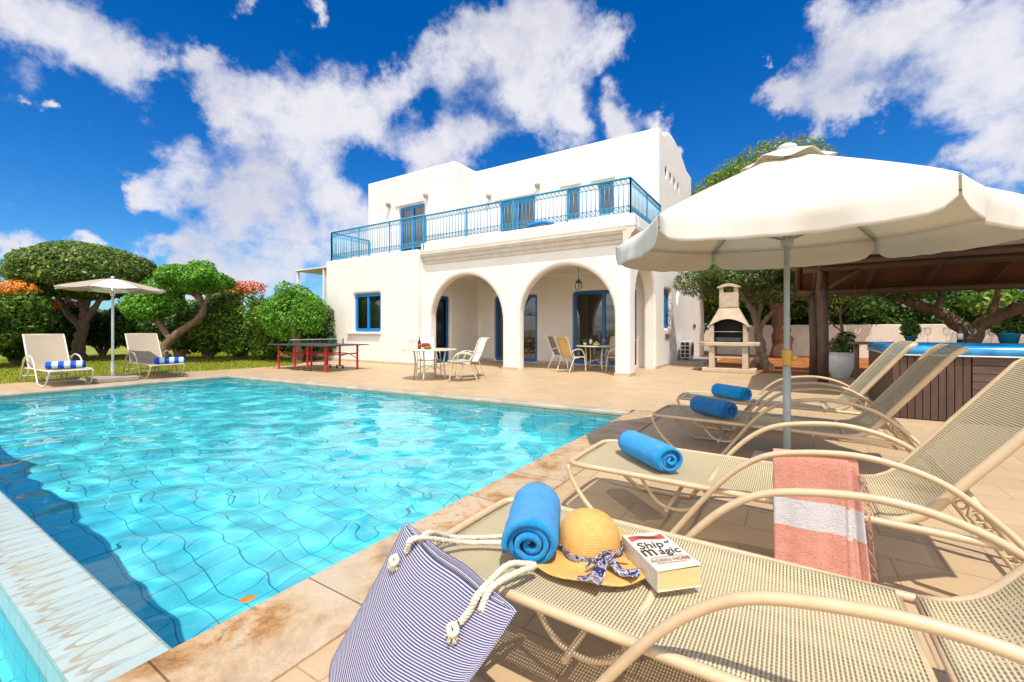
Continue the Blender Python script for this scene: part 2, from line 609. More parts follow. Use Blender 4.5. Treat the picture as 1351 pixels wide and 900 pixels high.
def mat_thatch():
    m, t, b = pm('thatch', (.13, .055, .025), .9)
    oc = t.a('Mapping', {0: objc(t), 3: (1, .12, 1)}).outputs[0]
    n = t.noise(oc, 60, 5, .6)
    t.set(b.inputs['Base Color'], t.mix(t.smooth(n, .35, .65), (.20, .085, .04), (.085, .036, .018)))
    bump(t, b, n, .7, .01)


mat_thatch()


def mat_canvas(name, c, tr=.35):
    m = bpy.data.materials.new(name)
    m.use_nodes = True
    t = NT(m.node_tree)
    t.n.remove(t.n['Principled BSDF'])
    oc = objc(t)
    wv = t.m('ADD', t.noise(oc, 300, 2, .5), t.m('MULTIPLY', t.noise(oc, 5, 4, .6), 2.5))
    bp = t.a('Bump', {'Strength': .16, 'Distance': .01, 'Height': wv})
    cc = t.mix(t.smooth(t.noise(oc, 2.2, 5, .6), .35, .7), c, tuple(x * .94 for x in c))
    d = t.a('BsdfDiffuse', {'Color': cc, 'Normal': bp.outputs[0]})
    tl = t.a('BsdfTranslucent', {'Color': tuple(x * y for x, y in zip(c, (.95, .86, .68))), 'Normal': bp.outputs[0]})
    mx = t.a('MixShader', {0: tr, 1: d.outputs[0], 2: tl.outputs[0]})
    t.l.new(mx.outputs[0], t.n['Material Output'].inputs[0])
    M[name] = m


mat_canvas('canvas_white', (.78, .76, .71), .28)
mat_canvas('canvas_taupe', (.45, .38, .31), .2)
mat_canvas('cloth_curtain', (.6, .58, .52), .4)


def mat_terry(name, c1, c2, uvband=None):
    m, t, b = pm(name, c1, .95)
    oc = objc(t)
    n = t.noise(oc, 150, 4, .75)
    n2 = t.noise(oc, 18, 4, .6)
    c = t.mix(t.smooth(n, .35, .65), c2, c1)
    c = t.mix(t.m('MULTIPLY', t.smooth(n2, .4, .7), .3), c, tuple(min(1, x * 1.25 + .01) for x in c1))
    if uvband:
        v = t.a('SeparateXYZ', {0: t.a('TexCoord').outputs['UV']}).outputs[1]
        for lo, hi, cb in uvband:
            f = t.m('MULTIPLY', t.m('GREATER_THAN', v, lo), t.m('LESS_THAN', v, hi))
            c = t.mix(f, c, cb)
    t.set(b.inputs['Base Color'], c)
    b.inputs['Sheen Weight'].default_value = .25
    b.inputs['Sheen Roughness'].default_value = .4
    b.inputs['Specular IOR Level'].default_value = .1
    bump(t, b, t.m('ADD', n, t.m('MULTIPLY', n2, .8)), 1.0, .011)
    return m, t, b


mat_terry('towel_blue', (.006, .34, .74), (.003, .22, .60))
mat_terry('towel_blue_shaded', (.004, .19, .50), (.002, .11, .36))  # the blue towel darkened, parasol shade put into its colour
mat_terry('towel_pink', (.72, .34, .265), (.62, .26, .19), [(.62, .775, (.66, .64, .66))])


def mat_uvstripe(name, ca, cb, pitch, axis=1, duty=.5, terry=False, warpn=0.0):
    m, t, b = pm(name, ca, .9)
    uv = t.a('TexCoord').outputs['UV']
    s = t.a('SeparateXYZ', {0: uv}).outputs[axis]
    if warpn:
        s = t.m('ADD', s, t.m('MULTIPLY', t.m('SUBTRACT', t.noise(uv, 4, 2, .5), .5), warpn))
    f = t.m('FRACT', t.m('DIVIDE', s, pitch))
    t.set(b.inputs['Base Color'], t.mix(t.smooth(f, duty - .04, duty + .04), ca, cb))
    b.inputs['Specular IOR Level'].default_value = .15
    bump(t, b, t.noise(uv, 900 if not terry else 240, 2, .5), .3, .002)


mat_uvstripe('bag_stripe', (.42, .41, .45), (.045, .05, .15), .0066, 1, .47, warpn=.0)
mat_uvstripe('towel_striped', (.02, .09, .52), (.50, .72, .80), .19, 0, .5, True)


def mat_rope():
    m, t, b = pm('cotton_rope', (.64, .58, .47), .9)
    oc = objc(t)
    t.set(b.inputs['Base Color'], t.mix(t.smooth(t.noise(oc, 120, 3, .6), .35, .7), (.66, .6, .49), (.5, .43, .33)))
    bump(t, b, t.noise(oc, 260, 2, .6), .6, .003)


mat_rope()


def mat_straw():
    m, t, b = pm('straw', (.62, .33, .09), .75)
    oc = objc(t)
    s = t.a('SeparateXYZ', {0: oc})
    r_ = t.m('SQRT', t.m('ADD', t.m('MULTIPLY', s.outputs[0], s.outputs[0]), t.m('MULTIPLY', s.outputs[1], s.outputs[1])))
    q = t.m('ADD', r_, t.m('MULTIPLY', s.outputs[2], -1.0))
    f = t.m('PINGPONG', t.m('DIVIDE', q, .0062), .5)
    c = t.mix(t.smooth(f, .04, .22), (.36, .17, .035), (.70, .38, .11))
    c = t.mix(t.m('MULTIPLY', t.smooth(t.noise(oc, 60, 4, .6), .4, .7), .4), c, (.78, .47, .16))
    t.set(b.inputs['Base Color'], c)
    bump(t, b, f, .8, .003)


mat_straw()


def mat_scarf():
    m, t, b = pm('scarf', (.5, .5, .6), .7)
    oc = objc(t)
    n = t.noise(oc, 26, 4, .6, 1.2)
    c = t.ramp(n, [(.0, (.008, .015, .09)), (.45, (.46, .44, .46)), (.49, (.10, .05, .04)), (.525, (.50, .48, .48)), (.55, (.01, .03, .16)), (.62, (.16, .09, .08))], 'CONSTANT')
    t.set(b.inputs['Base Color'], c)
    bump(t, b, t.noise(oc, 90, 3, .6), .3, .003)


mat_scarf()


def mat_pages():
    m, t, b = pm('pages', (.80, .60, .24), .9)
    oc = t.a('Mapping', {0: objc(t), 3: (1, 1, 60)}).outputs[0]
    n = t.noise(oc, 12, 3, .6)
    t.set(b.inputs['Base Color'], t.mix(t.smooth(n, .35, .7), (.66, .52, .26), (.52, .39, .17)))
    bump(t, b, n, .4, .001)


mat_pages()
vary('book_cover', (.62, .60, .53), (.54, .52, .44), 14, .35)
vary('ink_black', (.03, .025, .02), (.05, .04, .03), 20, .5)
vary('ink_tan', (.34, .17, .12), (.28, .14, .1), 20, .5)
vary('ink_red', (.50, .08, .05), (.38, .05, .035), 20, .5)


def mat_glass(name, tint, gl=.9):
    m = bpy.data.materials.new(name)
    m.use_nodes = True
    t = NT(m.node_tree)
    t.n.remove(t.n['Principled BSDF'])
    fr = t.a('Fresnel', {0: 1.6})
    tr = t.a('BsdfTransparent', {'Color': tint})
    g = t.a('BsdfGlossy', {'Color': (gl, gl, gl), 'Roughness': .01})
    f = t.m('ADD', t.m('MULTIPLY', fr.outputs[0], 1.0 if tint[0] < .5 else .45), .06 if tint[0] < .5 else .0, clamp=True)
    mx = t.a('MixShader', {0: f, 1: tr.outputs[0], 2: g.outputs[0]})
    t.l.new(mx.outputs[0], t.n['Material Output'].inputs[0])
    M[name] = m


mat_glass('pane_glass', (.30, .32, .32))
mat_glass('clear_glass', (.93, .95, .95))


def mat_leaf(name, stops, tr=.3, tcol=(.25, .45, .05)):
    m = bpy.data.materials.new(name)
    m.use_nodes = True
    t = NT(m.node_tree)
    t.n.remove(t.n['Principled BSDF'])
    at = t.a('Attribute', attribute_name='rnd').outputs['Fac']
    c = t.ramp(at, stops)
    d = t.a('BsdfPrincipled', {'Base Color': c, 'Roughness': .45, 'Specular IOR Level': .35})
    tl = t.a('BsdfTranslucent', {'Color': t.mix(.6, c, tcol)})
    mx = t.a('MixShader', {0: tr, 1: d.outputs[0], 2: tl.outputs[0]})
    t.l.new(mx.outputs[0], t.n['Material Output'].inputs[0])
    M[name] = m


mat_leaf('leaf_bright', [(0, (.03, .13, .008)), (.5, (.09, .29, .012)), (1, (.28, .50, .02))])
mat_leaf('leaf_dome', [(0, (.03, .07, .01)), (.5, (.10, .16, .02)), (1, (.34, .38, .06))])
mat_leaf('leaf_dark', [(0, (.012, .035, .006)), (.5, (.04, .10, .012)), (1, (.17, .26, .04))], .2)
mat_leaf('leaf_olive', [(0, (.04, .07, .02)), (.5, (.13, .17, .05)), (1, (.36, .38, .14))])
mat_leaf('leaf_tall', [(0, (.05, .11, .01)), (.5, (.19, .28, .015)), (1, (.45, .44, .03))])
mat_leaf('leaf_hedge', [(0, (.025, .07, .008)), (.5, (.09, .18, .015)), (1, (.32, .40, .04))])
mat_leaf('petal_red', [(0, (.5, .03, .01)), (.5, (.65, .09, .015)), (1, (.75, .18, .02))], .2, (.6, .1, .02))
mat_leaf('petal_orange', [(0, (.65, .12, .01)), (.5, (.75, .25, .02)), (1, (.8, .42, .03))], .2, (.7, .3, .02))
mat_leaf('petal_rust', [(0, (.28, .11, .01)), (.5, (.42, .20, .02)), (1, (.5, .32, .03))], .2, (.5, .2, .05))
mat_leaf('grass_blade', [(0, (.14, .17, .008)), (.5, (.26, .29, .012)), (1, (.40, .40, .03))], .3, (.3, .4, .03))
vary('turf', (.17, .18, .012), (.24, .24, .02), 1.2, .95, 30, .8, .02)
vary('dry_ground', (.34, .25, .15), (.27, .2, .11), .3, .95, 8, .4, .02)


# ------------------------------------------------------------------ foliage
def leaves(name, mat, blobs, n, size, seed, parent=None, shell=.72, asp=.5, droop=0.0, lump=.22, outward=.6, loc=None):
    g = np.random.default_rng(seed)
    B = np.array(blobs, float)
    wts = (B[:, 3] * B[:, 4] + B[:, 3] * B[:, 5] + B[:, 4] * B[:, 5])
    idx = g.choice(len(B), n, p=wts / wts.sum())
    d = g.normal(size=(n, 3))
    d /= np.linalg.norm(d, axis=1)[:, None]
    # lumps on the outline
    ph = g.uniform(0, 6.28, (6, 3))
    fq = g.uniform(2.5, 7, (6, 3))
    lumpv = sum(np.sin(d[:, 0] * fq[k, 0] + ph[k, 0] + idx) * np.sin(d[:, 1] * fq[k, 1] + ph[k, 1]) * np.sin(d[:, 2] * fq[k, 2] + ph[k, 2]) for k in range(6)) / 2
    rr = (shell + (1 - shell) * g.random(n) ** .6) * (1 + lump * lumpv)
    inner = g.random(n) < .16
    rr = np.where(inner, g.random(n) ** .5 * .8, rr)
    P = B[idx, :3] + d * B[idx, 3:6] * rr[:, None]
    # leaf frames
    nr = d * outward + g.normal(size=(n, 3)) * (1 - outward) * .9 + np.array([0, 0, .25])
    nr /= np.linalg.norm(nr, axis=1)[:, None]
    t = g.normal(size=(n, 3))
    t[:, 2] -= droop
    t -= nr * (t * nr).sum(1)[:, None]
    t /= np.linalg.norm(t, axis=1)[:, None]
    b = np.cross(nr, t)
    L = size * g.uniform(.5, 1.6, n)[:, None]
    Wd = L * asp
    V = np.stack([P - t * L * .5, P + b * Wd * .5 + nr * L * .06, P + t * L * .5, P - b * Wd * .5 + nr * L * .06], 1).reshape(-1, 3)
    me = bpy.data.meshes.new(name)
    me.vertices.add(4 * n)
    me.vertices.foreach_set('co', V.ravel())
    me.loops.add(4 * n)
    me.loops.foreach_set('vertex_index', np.arange(4 * n))
    me.polygons.add(n)
    me.polygons.foreach_set('loop_start', np.arange(n) * 4)
    me.polygons.foreach_set('loop_total', np.full(n, 4))
    at = me.attributes.new('rnd', 'FLOAT', 'FACE')
    at.data.foreach_set('value', np.clip(g.normal(.42, .24, n) + .16 * np.sin(P[:, 0] * 3.1 + seed) * np.sin(P[:, 1] * 2.7) * np.sin(P[:, 2] * 3.7 + seed), 0, 1).astype(np.float32))
    me.update()
    me.validate()
    me.materials.append(M[mat])
    o = bpy.data.objects.new(name, me)
    col.objects.link(o)
    if parent is not None:
        o.parent = parent
    if loc is not None:
        o.location = loc
    return o


def limb(mb, pts, r0, r1, seed=0, n=9):
    g = random.Random(seed)
    P = spline(pts, 6)
    L = len(P)
    Q = [p + Vector((g.uniform(-1, 1), g.uniform(-1, 1), 0)) * r0 * .16 for p in P]
    rs = [(r0 + (r1 - r0) * i / (L - 1)) * g.uniform(.88, 1.14) for i in range(L)]
    mb.tube(Q, rs, n)


def sub_blobs(c, r, k, seed, scale=(.32, .5), zmin=-1.0):
    """lumpy clusters over the surface of an ellipsoid"""
    g = random.Random(seed)
    out = [(*c, r[0] * .8, r[1] * .8, r[2] * .8)]
    for _ in range(k):
        while True:
            v = Vector((g.gauss(0, 1), g.gauss(0, 1), g.gauss(0, 1))).normalized()
            if v.z > zmin:
                break
        s = g.uniform(*scale)
        q = g.uniform(.62, .8)
        out.append((c[0] + v.x * r[0] * q, c[1] + v.y * r[1] * q, c[2] + v.z * r[2] * q, r[0] * s, r[1] * s, r[2] * s * 1.05))
    return out


# ================================================================== GROUND AND POOL
PX0, PX1 = -12.3, -1.9        # pool sides
PY0 = .73                     # inner face of the spill wall
PYL, PYR = 5.63, 6.22         # far edge (left, right)
SW0 = .458                    # outer face of the spill wall
BY = -1.6                     # outer end of the lower basin
WZ = -.085
OX0, OX1 = PX0 - .35, PX1 + .42


def sheet(name, polys, mat, kind='structure', z=0.0, uv=False):
    mb = MB()
    for p in polys:
        mb.add([(x, y, z) for x, y in p], [tuple(range(len(p)))], False, [(x, y) for x, y in p])
    o = mb.build(name, mat)
    return tag(o, kind=kind)


E_ = 600
hx0, hx1, hy0, hy1 = -12.5, -1.6, -1.8, 6.35
sheet('ground', [[(-E_, -E_), (hx0, -E_), (hx0, E_), (-E_, E_)], [(hx1, -E_), (E_, -E_), (E_, E_), (hx1, E_)],
                 [(hx0, hy1), (hx1, hy1), (hx1, E_), (hx0, E_)], [(hx0, -E_), (hx1, -E_), (hx1, hy0), (hx0, hy0)]], 'dry_ground', z=-.03)
# deck: a sheet with the pool left open
LX = -14.75
fo = .22
sheet('deck', [[(LX, -9), (OX0, -9), (OX0, PYL + fo), (-14.3, PYL + fo), (LX + .05, 2.4)],
               [(OX1, -9), (13, -9), (13, 13.9), (OX1, 13.9)],
               [(-14.3, PYL + fo), (OX0, PYL + fo), (OX1, PYR + fo), (OX1, 13.9), (-2.3, 13.9), (-2.3, 20), (-15.7, 20), (-15.7, 10.2), (-14.0, 8.4)],
               [(OX0, -9), (OX1, -9), (OX1, BY - .2), (OX0, BY - .2)]], 'deck_tile')
sheet('lawn', [[(-60, -30), (LX - .05, -30), (LX - .05, 2.4), (-14.4, PYL + fo), (-14.1, 8.4), (-15.8, 10.2), (-15.8, 30), (-60, 30)]], 'turf', z=-.012)
sheet('soil_bed', [[(-2.3, 13.9), (16, 13.9), (16, 23.8), (-3.2, 23.8), (-3.2, 17.6), (-2.3, 17.6)]], 'terracotta_soil', z=-.008)


def coping(name, path, width, h=.045, nose=.02):
    """path: inner edge; slab extends to the left of travel direction"""
    mb = MB()
    for a, b in zip(path[:-1], path[1:]):
        a, b = Vector((*a, 0)), Vector((*b, 0))
        d = (b - a).normalized()
        nrm = Vector((-d.y, d.x, 0))
        prof = [(-nose, -h * .6), (-nose * 1.0, -h * .25), (-nose * .6, .0), (0, .008), (.04, .012), (width, .012), (width, -h), (-nose * .5, -h)]
        seg = max(1, int((b - a).length / .62))
        mb.prism(prof, lambda p, t_: tuple(a + d * t_ + nrm * p[0] + Vector((0, 0, p[1]))), 0, (b - a).length)
    o = mb.build(name, 'travertine', bevel=.008)
    return tag(o, kind='structure')


coping('pool_coping', [(PX1, PYR + fo), (PX1, BY - .2)][::-1], -.42)
mbc = MB()
for (ax, ay, bx, by_, w_) in ((PX0, PYL, PX1 + .0, PYR, fo),):
    a, b = Vector((ax - .35, ay - .02, 0)), Vector((bx, by_, 0))
    d = (b - a).normalized()
    nr_ = Vector((-d.y, d.x, 0))
    pr = [(-.035, -.045), (-.035, -.01), (-.02, .008), (.0, .012), (w_, .012), (w_, -.06), (0, -.06)]
    mbc.prism(pr, lambda p, t_: tuple(a + d * t_ + nr_ * p[0] + Vector((0, 0, p[1]))), 0, (b - a).length)
pr = [(.035, -.045), (.035, -.01), (.02, .008), (.0, .012), (-.35, .012), (-.35, -.06), (0, -.06)]
mbc.prism(pr, lambda p, t_: (PX0 + p[0], t_, p[1]), BY, PYL - .025)
vary('coping_pale', (.42, .35, .26), (.30, .26, .19), 3, .6, 40, .3, .003)
tag(mbc.build('pool_edge', 'coping_pale', bevel=.006), kind='structure')

# basin with uv in metres
mb = MB()
D = -1.65


def wall_uv(p, q, z0, z1):
    L = (Vector(q) - Vector(p)).length
    n_ = 1
    mb.add([(*p, z0), (*q, z0), (*q, z1), (*p, z1)], [(0, 1, 2, 3)], False, [(0, z0), (L, z0), (L, z1), (0, z1)])


A_, B_, C_, D_ = (PX0, PY0), (PX1, PY0), (PX1, PYR), (PX0, PYL)
mb.add([(*A_, D), (*B_, D), (*C_, D), (*D_, D)], [(0, 1, 2, 3)], False, [A_, B_, C_, D_])
wall_uv(B_, A_, D, -.136)
wall_uv(C_, B_, D, -.03)
wall_uv(D_, C_, D, -.03)
wall_uv(A_, D_, D, -.03)
# lower basin
z2 = -.62
mb.add([(PX0, BY, z2), (PX1, BY, z2), (PX1, SW0, z2), (PX0, SW0, z2)], [(0, 1, 2, 3)], False, [(PX0, BY), (PX1, BY), (PX1, SW0), (PX0, SW0)])
wall_uv((PX1, SW0), (PX0, SW0), z2, -.161)
wall_uv((PX1, BY), (PX1, SW0), z2, -.03)
wall_uv((PX0, SW0), (PX0, BY), z2, -.03)
wall_uv((PX0, BY), (PX1, BY), z2, -.03)
basin = tag(mb.build('pool_basin', 'pool_tile'), kind='structure')
basin.cycles.is_caustics_receiver = True
# spill wall top and its outer lip
mb = MB()
zt = -.045
L_ = PX1 - PX0
mb.add([(PX0, SW0, zt), (PX1 - .0, SW0, zt), (PX1, PY0 - .015, zt), (PX0, PY0 - .015, zt), (PX1, PY0, zt - .01), (PX0, PY0, zt - .01),
        (PX1, PY0, WZ - .05), (PX0, PY0, WZ - .05)],
       [(0, 1, 2, 3), (3, 2, 4, 5), (5, 4, 6, 7)], False, [(0, 0), (L_, 0), (L_, .27), (0, .27), (L_, .275), (0, .275), (L_, .31), (0, .31)])
mb.add([(PX0, SW0, -.16), (PX1, SW0, -.16), (PX1, SW0, zt), (PX0, SW0, zt)], [(0, 1, 2, 3)], False, [(0, .3), (L_, .3), (L_, .36), (0, .36)])
tag(mb.build('spill_wall', 'spill_tile'), kind='structure')


def water(name, x0, x1, y0, yl, yr, z, step, amp, seed):
    g = np.random.default_rng(seed)
    nx = int((x1 - x0) / step)
    ny = int((max(yl, yr) - y0) / step)
    X, Yt = np.meshgrid(np.linspace(x0, x1, nx), np.linspace(0, 1, ny))
    top = yl + (yr - yl) * (X - x0) / (x1 - x0)
    Y = y0 + (top - y0) * Yt
    Z = np.zeros_like(X)
    for i in range(46):
        lam = g.uniform(.2, 1.15)
        a = g.uniform(0, 6.28) if i % 2 else g.normal(1.9, .5)
        k = 6.2832 / lam
        ph = g.uniform(0, 6.28)
        w1 = .35 * np.sin(X * g.uniform(.5, 1.5) + Y * g.uniform(.5, 1.5) + ph)
        Z += lam ** 1.05 * amp * np.sin(k * (X * np.cos(a) + Y * np.sin(a)) + ph + w1)
    # calmer beside the near corner
    calm = np.clip(np.hypot(X - x1, Y - y0) / 4.5, .75, 1)
    V = np.stack([X, Y, Z * calm + z], -1).reshape(-1, 3)
    me = bpy.data.meshes.new(name)
    F = [(j * nx + i, j * nx + i + 1, (j + 1) * nx + i + 1, (j + 1) * nx + i) for j in range(ny - 1) for i in range(nx - 1)]
    me.from_pydata(V.tolist(), [], F)
    me.polygons.foreach_set('use_smooth', [True] * len(F))
    me.materials.append(M['water'])
    o = bpy.data.objects.new(name, me)
    col.objects.link(o)
    o.cycles.is_caustics_caster = True
    return tag(o, kind='structure')


water('pool_water', PX0, PX1, PY0, PYL, PYR, WZ, .04, .0019, 3)
water('basin_water', PX0, PX1, BY, SW0, SW0, -.155, .09, .0005, 5)
vary('dry_leaf', (.50, .13, .02), (.4, .22, .03), 30, .6)
# a fallen leaf floating near the corner
lf = MB()
lf.grid(lambda u, v: ((u - .5) * .075, (v - .5) * .03 * math.sin(math.pi * min(max(u, .03), .97)) * 2, .004 + .01 * (v - .5) ** 2 + .008 * abs(u - .5)), 8, 4, .0008)
lo = lf.build('fallen_leaf', 'dry_leaf')
lo.location = (-2.12, 1.05, WZ + .028)
lo.rotation_euler = (0, 0, 1.0)
tag(lo, 'orange dry leaf floating in the pool near its close corner', 'leaf')


# ================================================================== VILLA
def bake_bool(base, cutters, adders=()):
    bpy.context.view_layer.update()
    for o, op in [(a, 'UNION') for a in adders] + [(c, 'DIFFERENCE') for c in cutters]:
        bm = bmesh.new()
        bm.from_mesh(o.data)
        bmesh.ops.recalc_face_normals(bm, faces=bm.faces)
        bm.to_mesh(o.data)
        bm.free()
        md = base.modifiers.new('b', 'BOOLEAN')
        md.operation = op
        md.solver = 'EXACT'
        md.object = o
    bpy.context.view_layer.update()
    dg = bpy.context.evaluated_depsgraph_get()
    me = bpy.data.meshes.new_from_object(base.evaluated_get(dg))
    base.modifiers.clear()
    base.data = me
    for o in list(adders) + list(cutters):
        bpy.data.objects.remove(o)


def tmpbox(*a):
    return MB().box(*a).build('t', 'stucco')


villa = thing('villa', 'white two-storey villa with arched arcade and blue balcony railing', 'house', (0, 0, 0))
FY, LY = 10.9, 10.57
U1, U2 = 12.6, 13.9
SX = -3.4
BKY = 19.3
body = MB().box(-15.4, -10.44, LY, BKY, -.05, 3.9).build('wall', 'stucco', villa)
adds = [tmpbox(-10.7, SX, FY, BKY, -.06, 4.08), tmpbox(-15.4, -10.5, U1, BKY + .01, 3.4, 7.52), tmpbox(-11, SX, U2, BKY - .01, 3.3, 7.52),
        tmpbox(-6, SX - .01, 19.0, 22.6, -.05, 3.3)]
hump = [(13.95, 7.3), (13.95, 7.5), (14.35, 7.5), (14.6, 7.56), (14.85, 7.72), (15.2, 7.86), (15.6, 7.93), (16.2, 7.95), (16.9, 7.88), (17.6, 7.72), (18.3, 7.52), (18.9, 7.4), (19.29, 7.32), (19.29, 7.1)]
adds.append(MB().prism(hump, lambda p, h: (h, p[0], p[1]), SX - .35, SX - .002).build('t', 'stucco'))


def arch_poly(a, b, zs, n=20, z0=-.2):
    r = (b - a) / 2
    c = (a + b) / 2
    return [(a, z0)] + [(c - r * math.cos(math.pi * k / n), zs + r * math.sin(math.pi * k / n)) for k in range(n + 1)] + [(b, z0)]


cut = [MB().prism(arch_poly(-10.2, -7.28, 1.5), lambda p, h: (p[0], h, p[1]), 10.3, 11.6).build('t', 'stucco'),
       MB().prism(arch_poly(-6.68, -3.80, 1.55), lambda p, h: (p[0], h, p[1]), 10.3, 11.6).build('t', 'stucco'),
       MB().prism(arch_poly(11.45, 13.5, 2.0), lambda p, h: (h, p[0], p[1]), -4.2, -3.0).build('t', 'stucco'),
       tmpbox(-10.3, -3.78, 11.25, 13.8, -.2, 3.16),
       tmpbox(-15.15, -3.65, 10.85, 12.6, 3.6, 5), tmpbox(-10.5, -3.65, 11.15, 13.9, 3.6, 5.2),
       tmpbox(-15.1, -10.8, 12.9, 19.0, 7.15, 8), tmpbox(-10.9, -3.76, 14.2, 19.0, 7.15, 8.3)]
OPEN = [  # kind, axis, a, b, z0, z1, plane, frame style
    ('window', 'y', -13.74, -12.28, 1.12, 2.53, LY), ('door', 'y', -13.5, -12.1, 3.6, 6.2, U1), ('door', 'y', -9.4, -7.85, 3.6, 6.12, U2),
    ('window', 'y', -6.56, -6.08, 5.06, 6.17, U2), ('window', 'y', -5.4, -4.87, 5.06, 6.15, U2),
    ('door', 'y', -9.58, -7.7, .02, 2.48, 13.8), ('door', 'y', -6.3, -4.1, .02, 2.52, 13.8),
    ('door', 'x-', 11.3, 12.1, .02, 2.4, -10.3), ('window', 'x+', 14.6, 15.6, 1.25, 2.55, SX)]
for k, ax, a, b, z0, z1, pl in OPEN:
    dp = 1.3 if k == 'door' else .7
    if ax == 'y':
        cut.append(tmpbox(a, b, pl - .3 if z0 > .5 or pl != 13.8 else pl - .05, pl + dp, z0, z1))
    elif ax == 'x-':
        cut.append(tmpbox(pl - dp, pl + .1, a, b, z0, z1))
    else:
        cut.append(tmpbox(pl - dp, pl + .3, a, b, z0, z1))
# triangular vents high in the gable and on the low wing
for y, z in ((14.85, 6.36), (15.5, 6.36), (16.12, 6.36), (16.75, 6.36)):
    cut.append(MB().prism([(y - .14, z + .16), (y + .14, z + .16), (y, z - .17)], lambda p, h: (h, p[0], p[1]), SX - .22, SX + .2).build('t', 'stucco'))
cut.append(MB().prism([(16.35, 2.75), (17.0, 2.75), (16.5, 2.05)], lambda p, h: (h, p[0], p[1]), SX - .15, SX + .2).build('t', 'stucco'))
bake_bool(body, cut, adds)
rm = body.modifiers.new('remesh', 'REMESH')
rm.mode = 'VOXEL'
rm.voxel_size = .045
rm.use_smooth_shade = True
sm_ = body.modifiers.new('smooth', 'SMOOTH')
sm_.factor = .5
sm_.iterations = 9
bpy.context.view_layer.update()
dg = bpy.context.evaluated_depsgraph_get()
me = bpy.data.meshes.new_from_object(body.evaluated_get(dg))
body.modifiers.clear()
body.data = me
if not me.materials:
    me.materials.append(M['stucco'])
# cornice
mb = MB()
pr = [(FY + .1, 3.40), (FY - .03, 3.40), (FY - .05, 3.46), (FY - .05, 3.49), (FY - .09, 3.51), (FY - .12, 3.58), (FY - .12, 3.61), (FY - .17, 3.63), (FY - .21, 3.71), (FY - .21, 3.76), (FY + .1, 3.76)]
mb.prism(pr, lambda p, h: (h, p[0], p[1]), -10.43, SX + .0)
pr2 = [(SX - .1, 3.40), (SX + .03, 3.40), (SX + .05, 3.49), (SX + .09, 3.51), (SX + .12, 3.61), (SX + .17, 3.63), (SX + .21, 3.71), (SX + .21, 3.757), (SX - .1, 3.757)]
mb.prism(pr2, lambda p, h: (p[0], h, p[1]), FY - .2, 13.9)
mb.build('cornice', 'cornice_stone', villa)
MB().box(-10.43, SX + .2, FY - .2, FY + .12, 3.762, 4.1).build('parapet', 'stucco', villa, bevel=.05, seg=3)
MB().box(SX - .2, SX + .2, FY + .121, 13.88, 3.764, 4.1).build('parapet', 'stucco', villa, bevel=.05, seg=3)
for y, z, hw_, hh_ in ((14.85, 6.36, .13, .15), (15.5, 6.36, .13, .15), (16.12, 6.36, .13, .15), (16.75, 6.36, .13, .15)):  # dark solids that paint the shade inside the triangular vents
    MB().prism([(y - hw_, z + hh_), (y + hw_, z + hh_), (y, z - hh_ - .01)], lambda p, h: (h, p[0], p[1]), SX - .215, SX - .022).build('vent_shade_fill', 'soot_shade_dark', villa)
# skirting
class _S:
    def box(s, *a):
        MB().box(*a).build('skirting', 'bbq_slab', villa)


sk = _S()
sk.box(-15.41, -10.43, LY - .018, LY - .002, 0, .085)
sk.box(-15.42, -15.402, LY - .018, BKY, 0, .085)
sk.box(-3.79, SX + .016, FY - .018, FY - .002, 0, .085)
sk.box(SX + .002, SX + .018, FY, 11.46, 0, .085)
sk.box(SX + .002, SX + .018, 13.49, BKY, 0, .085)
sk.box(-7.27, -6.69, FY - .018, FY - .002, 0, .085)
sk.box(-10.29, -9.6, 13.776, 13.792, 0, .085)
sk.box(-7.68, -6.32, 13.776, 13.792, 0, .085)


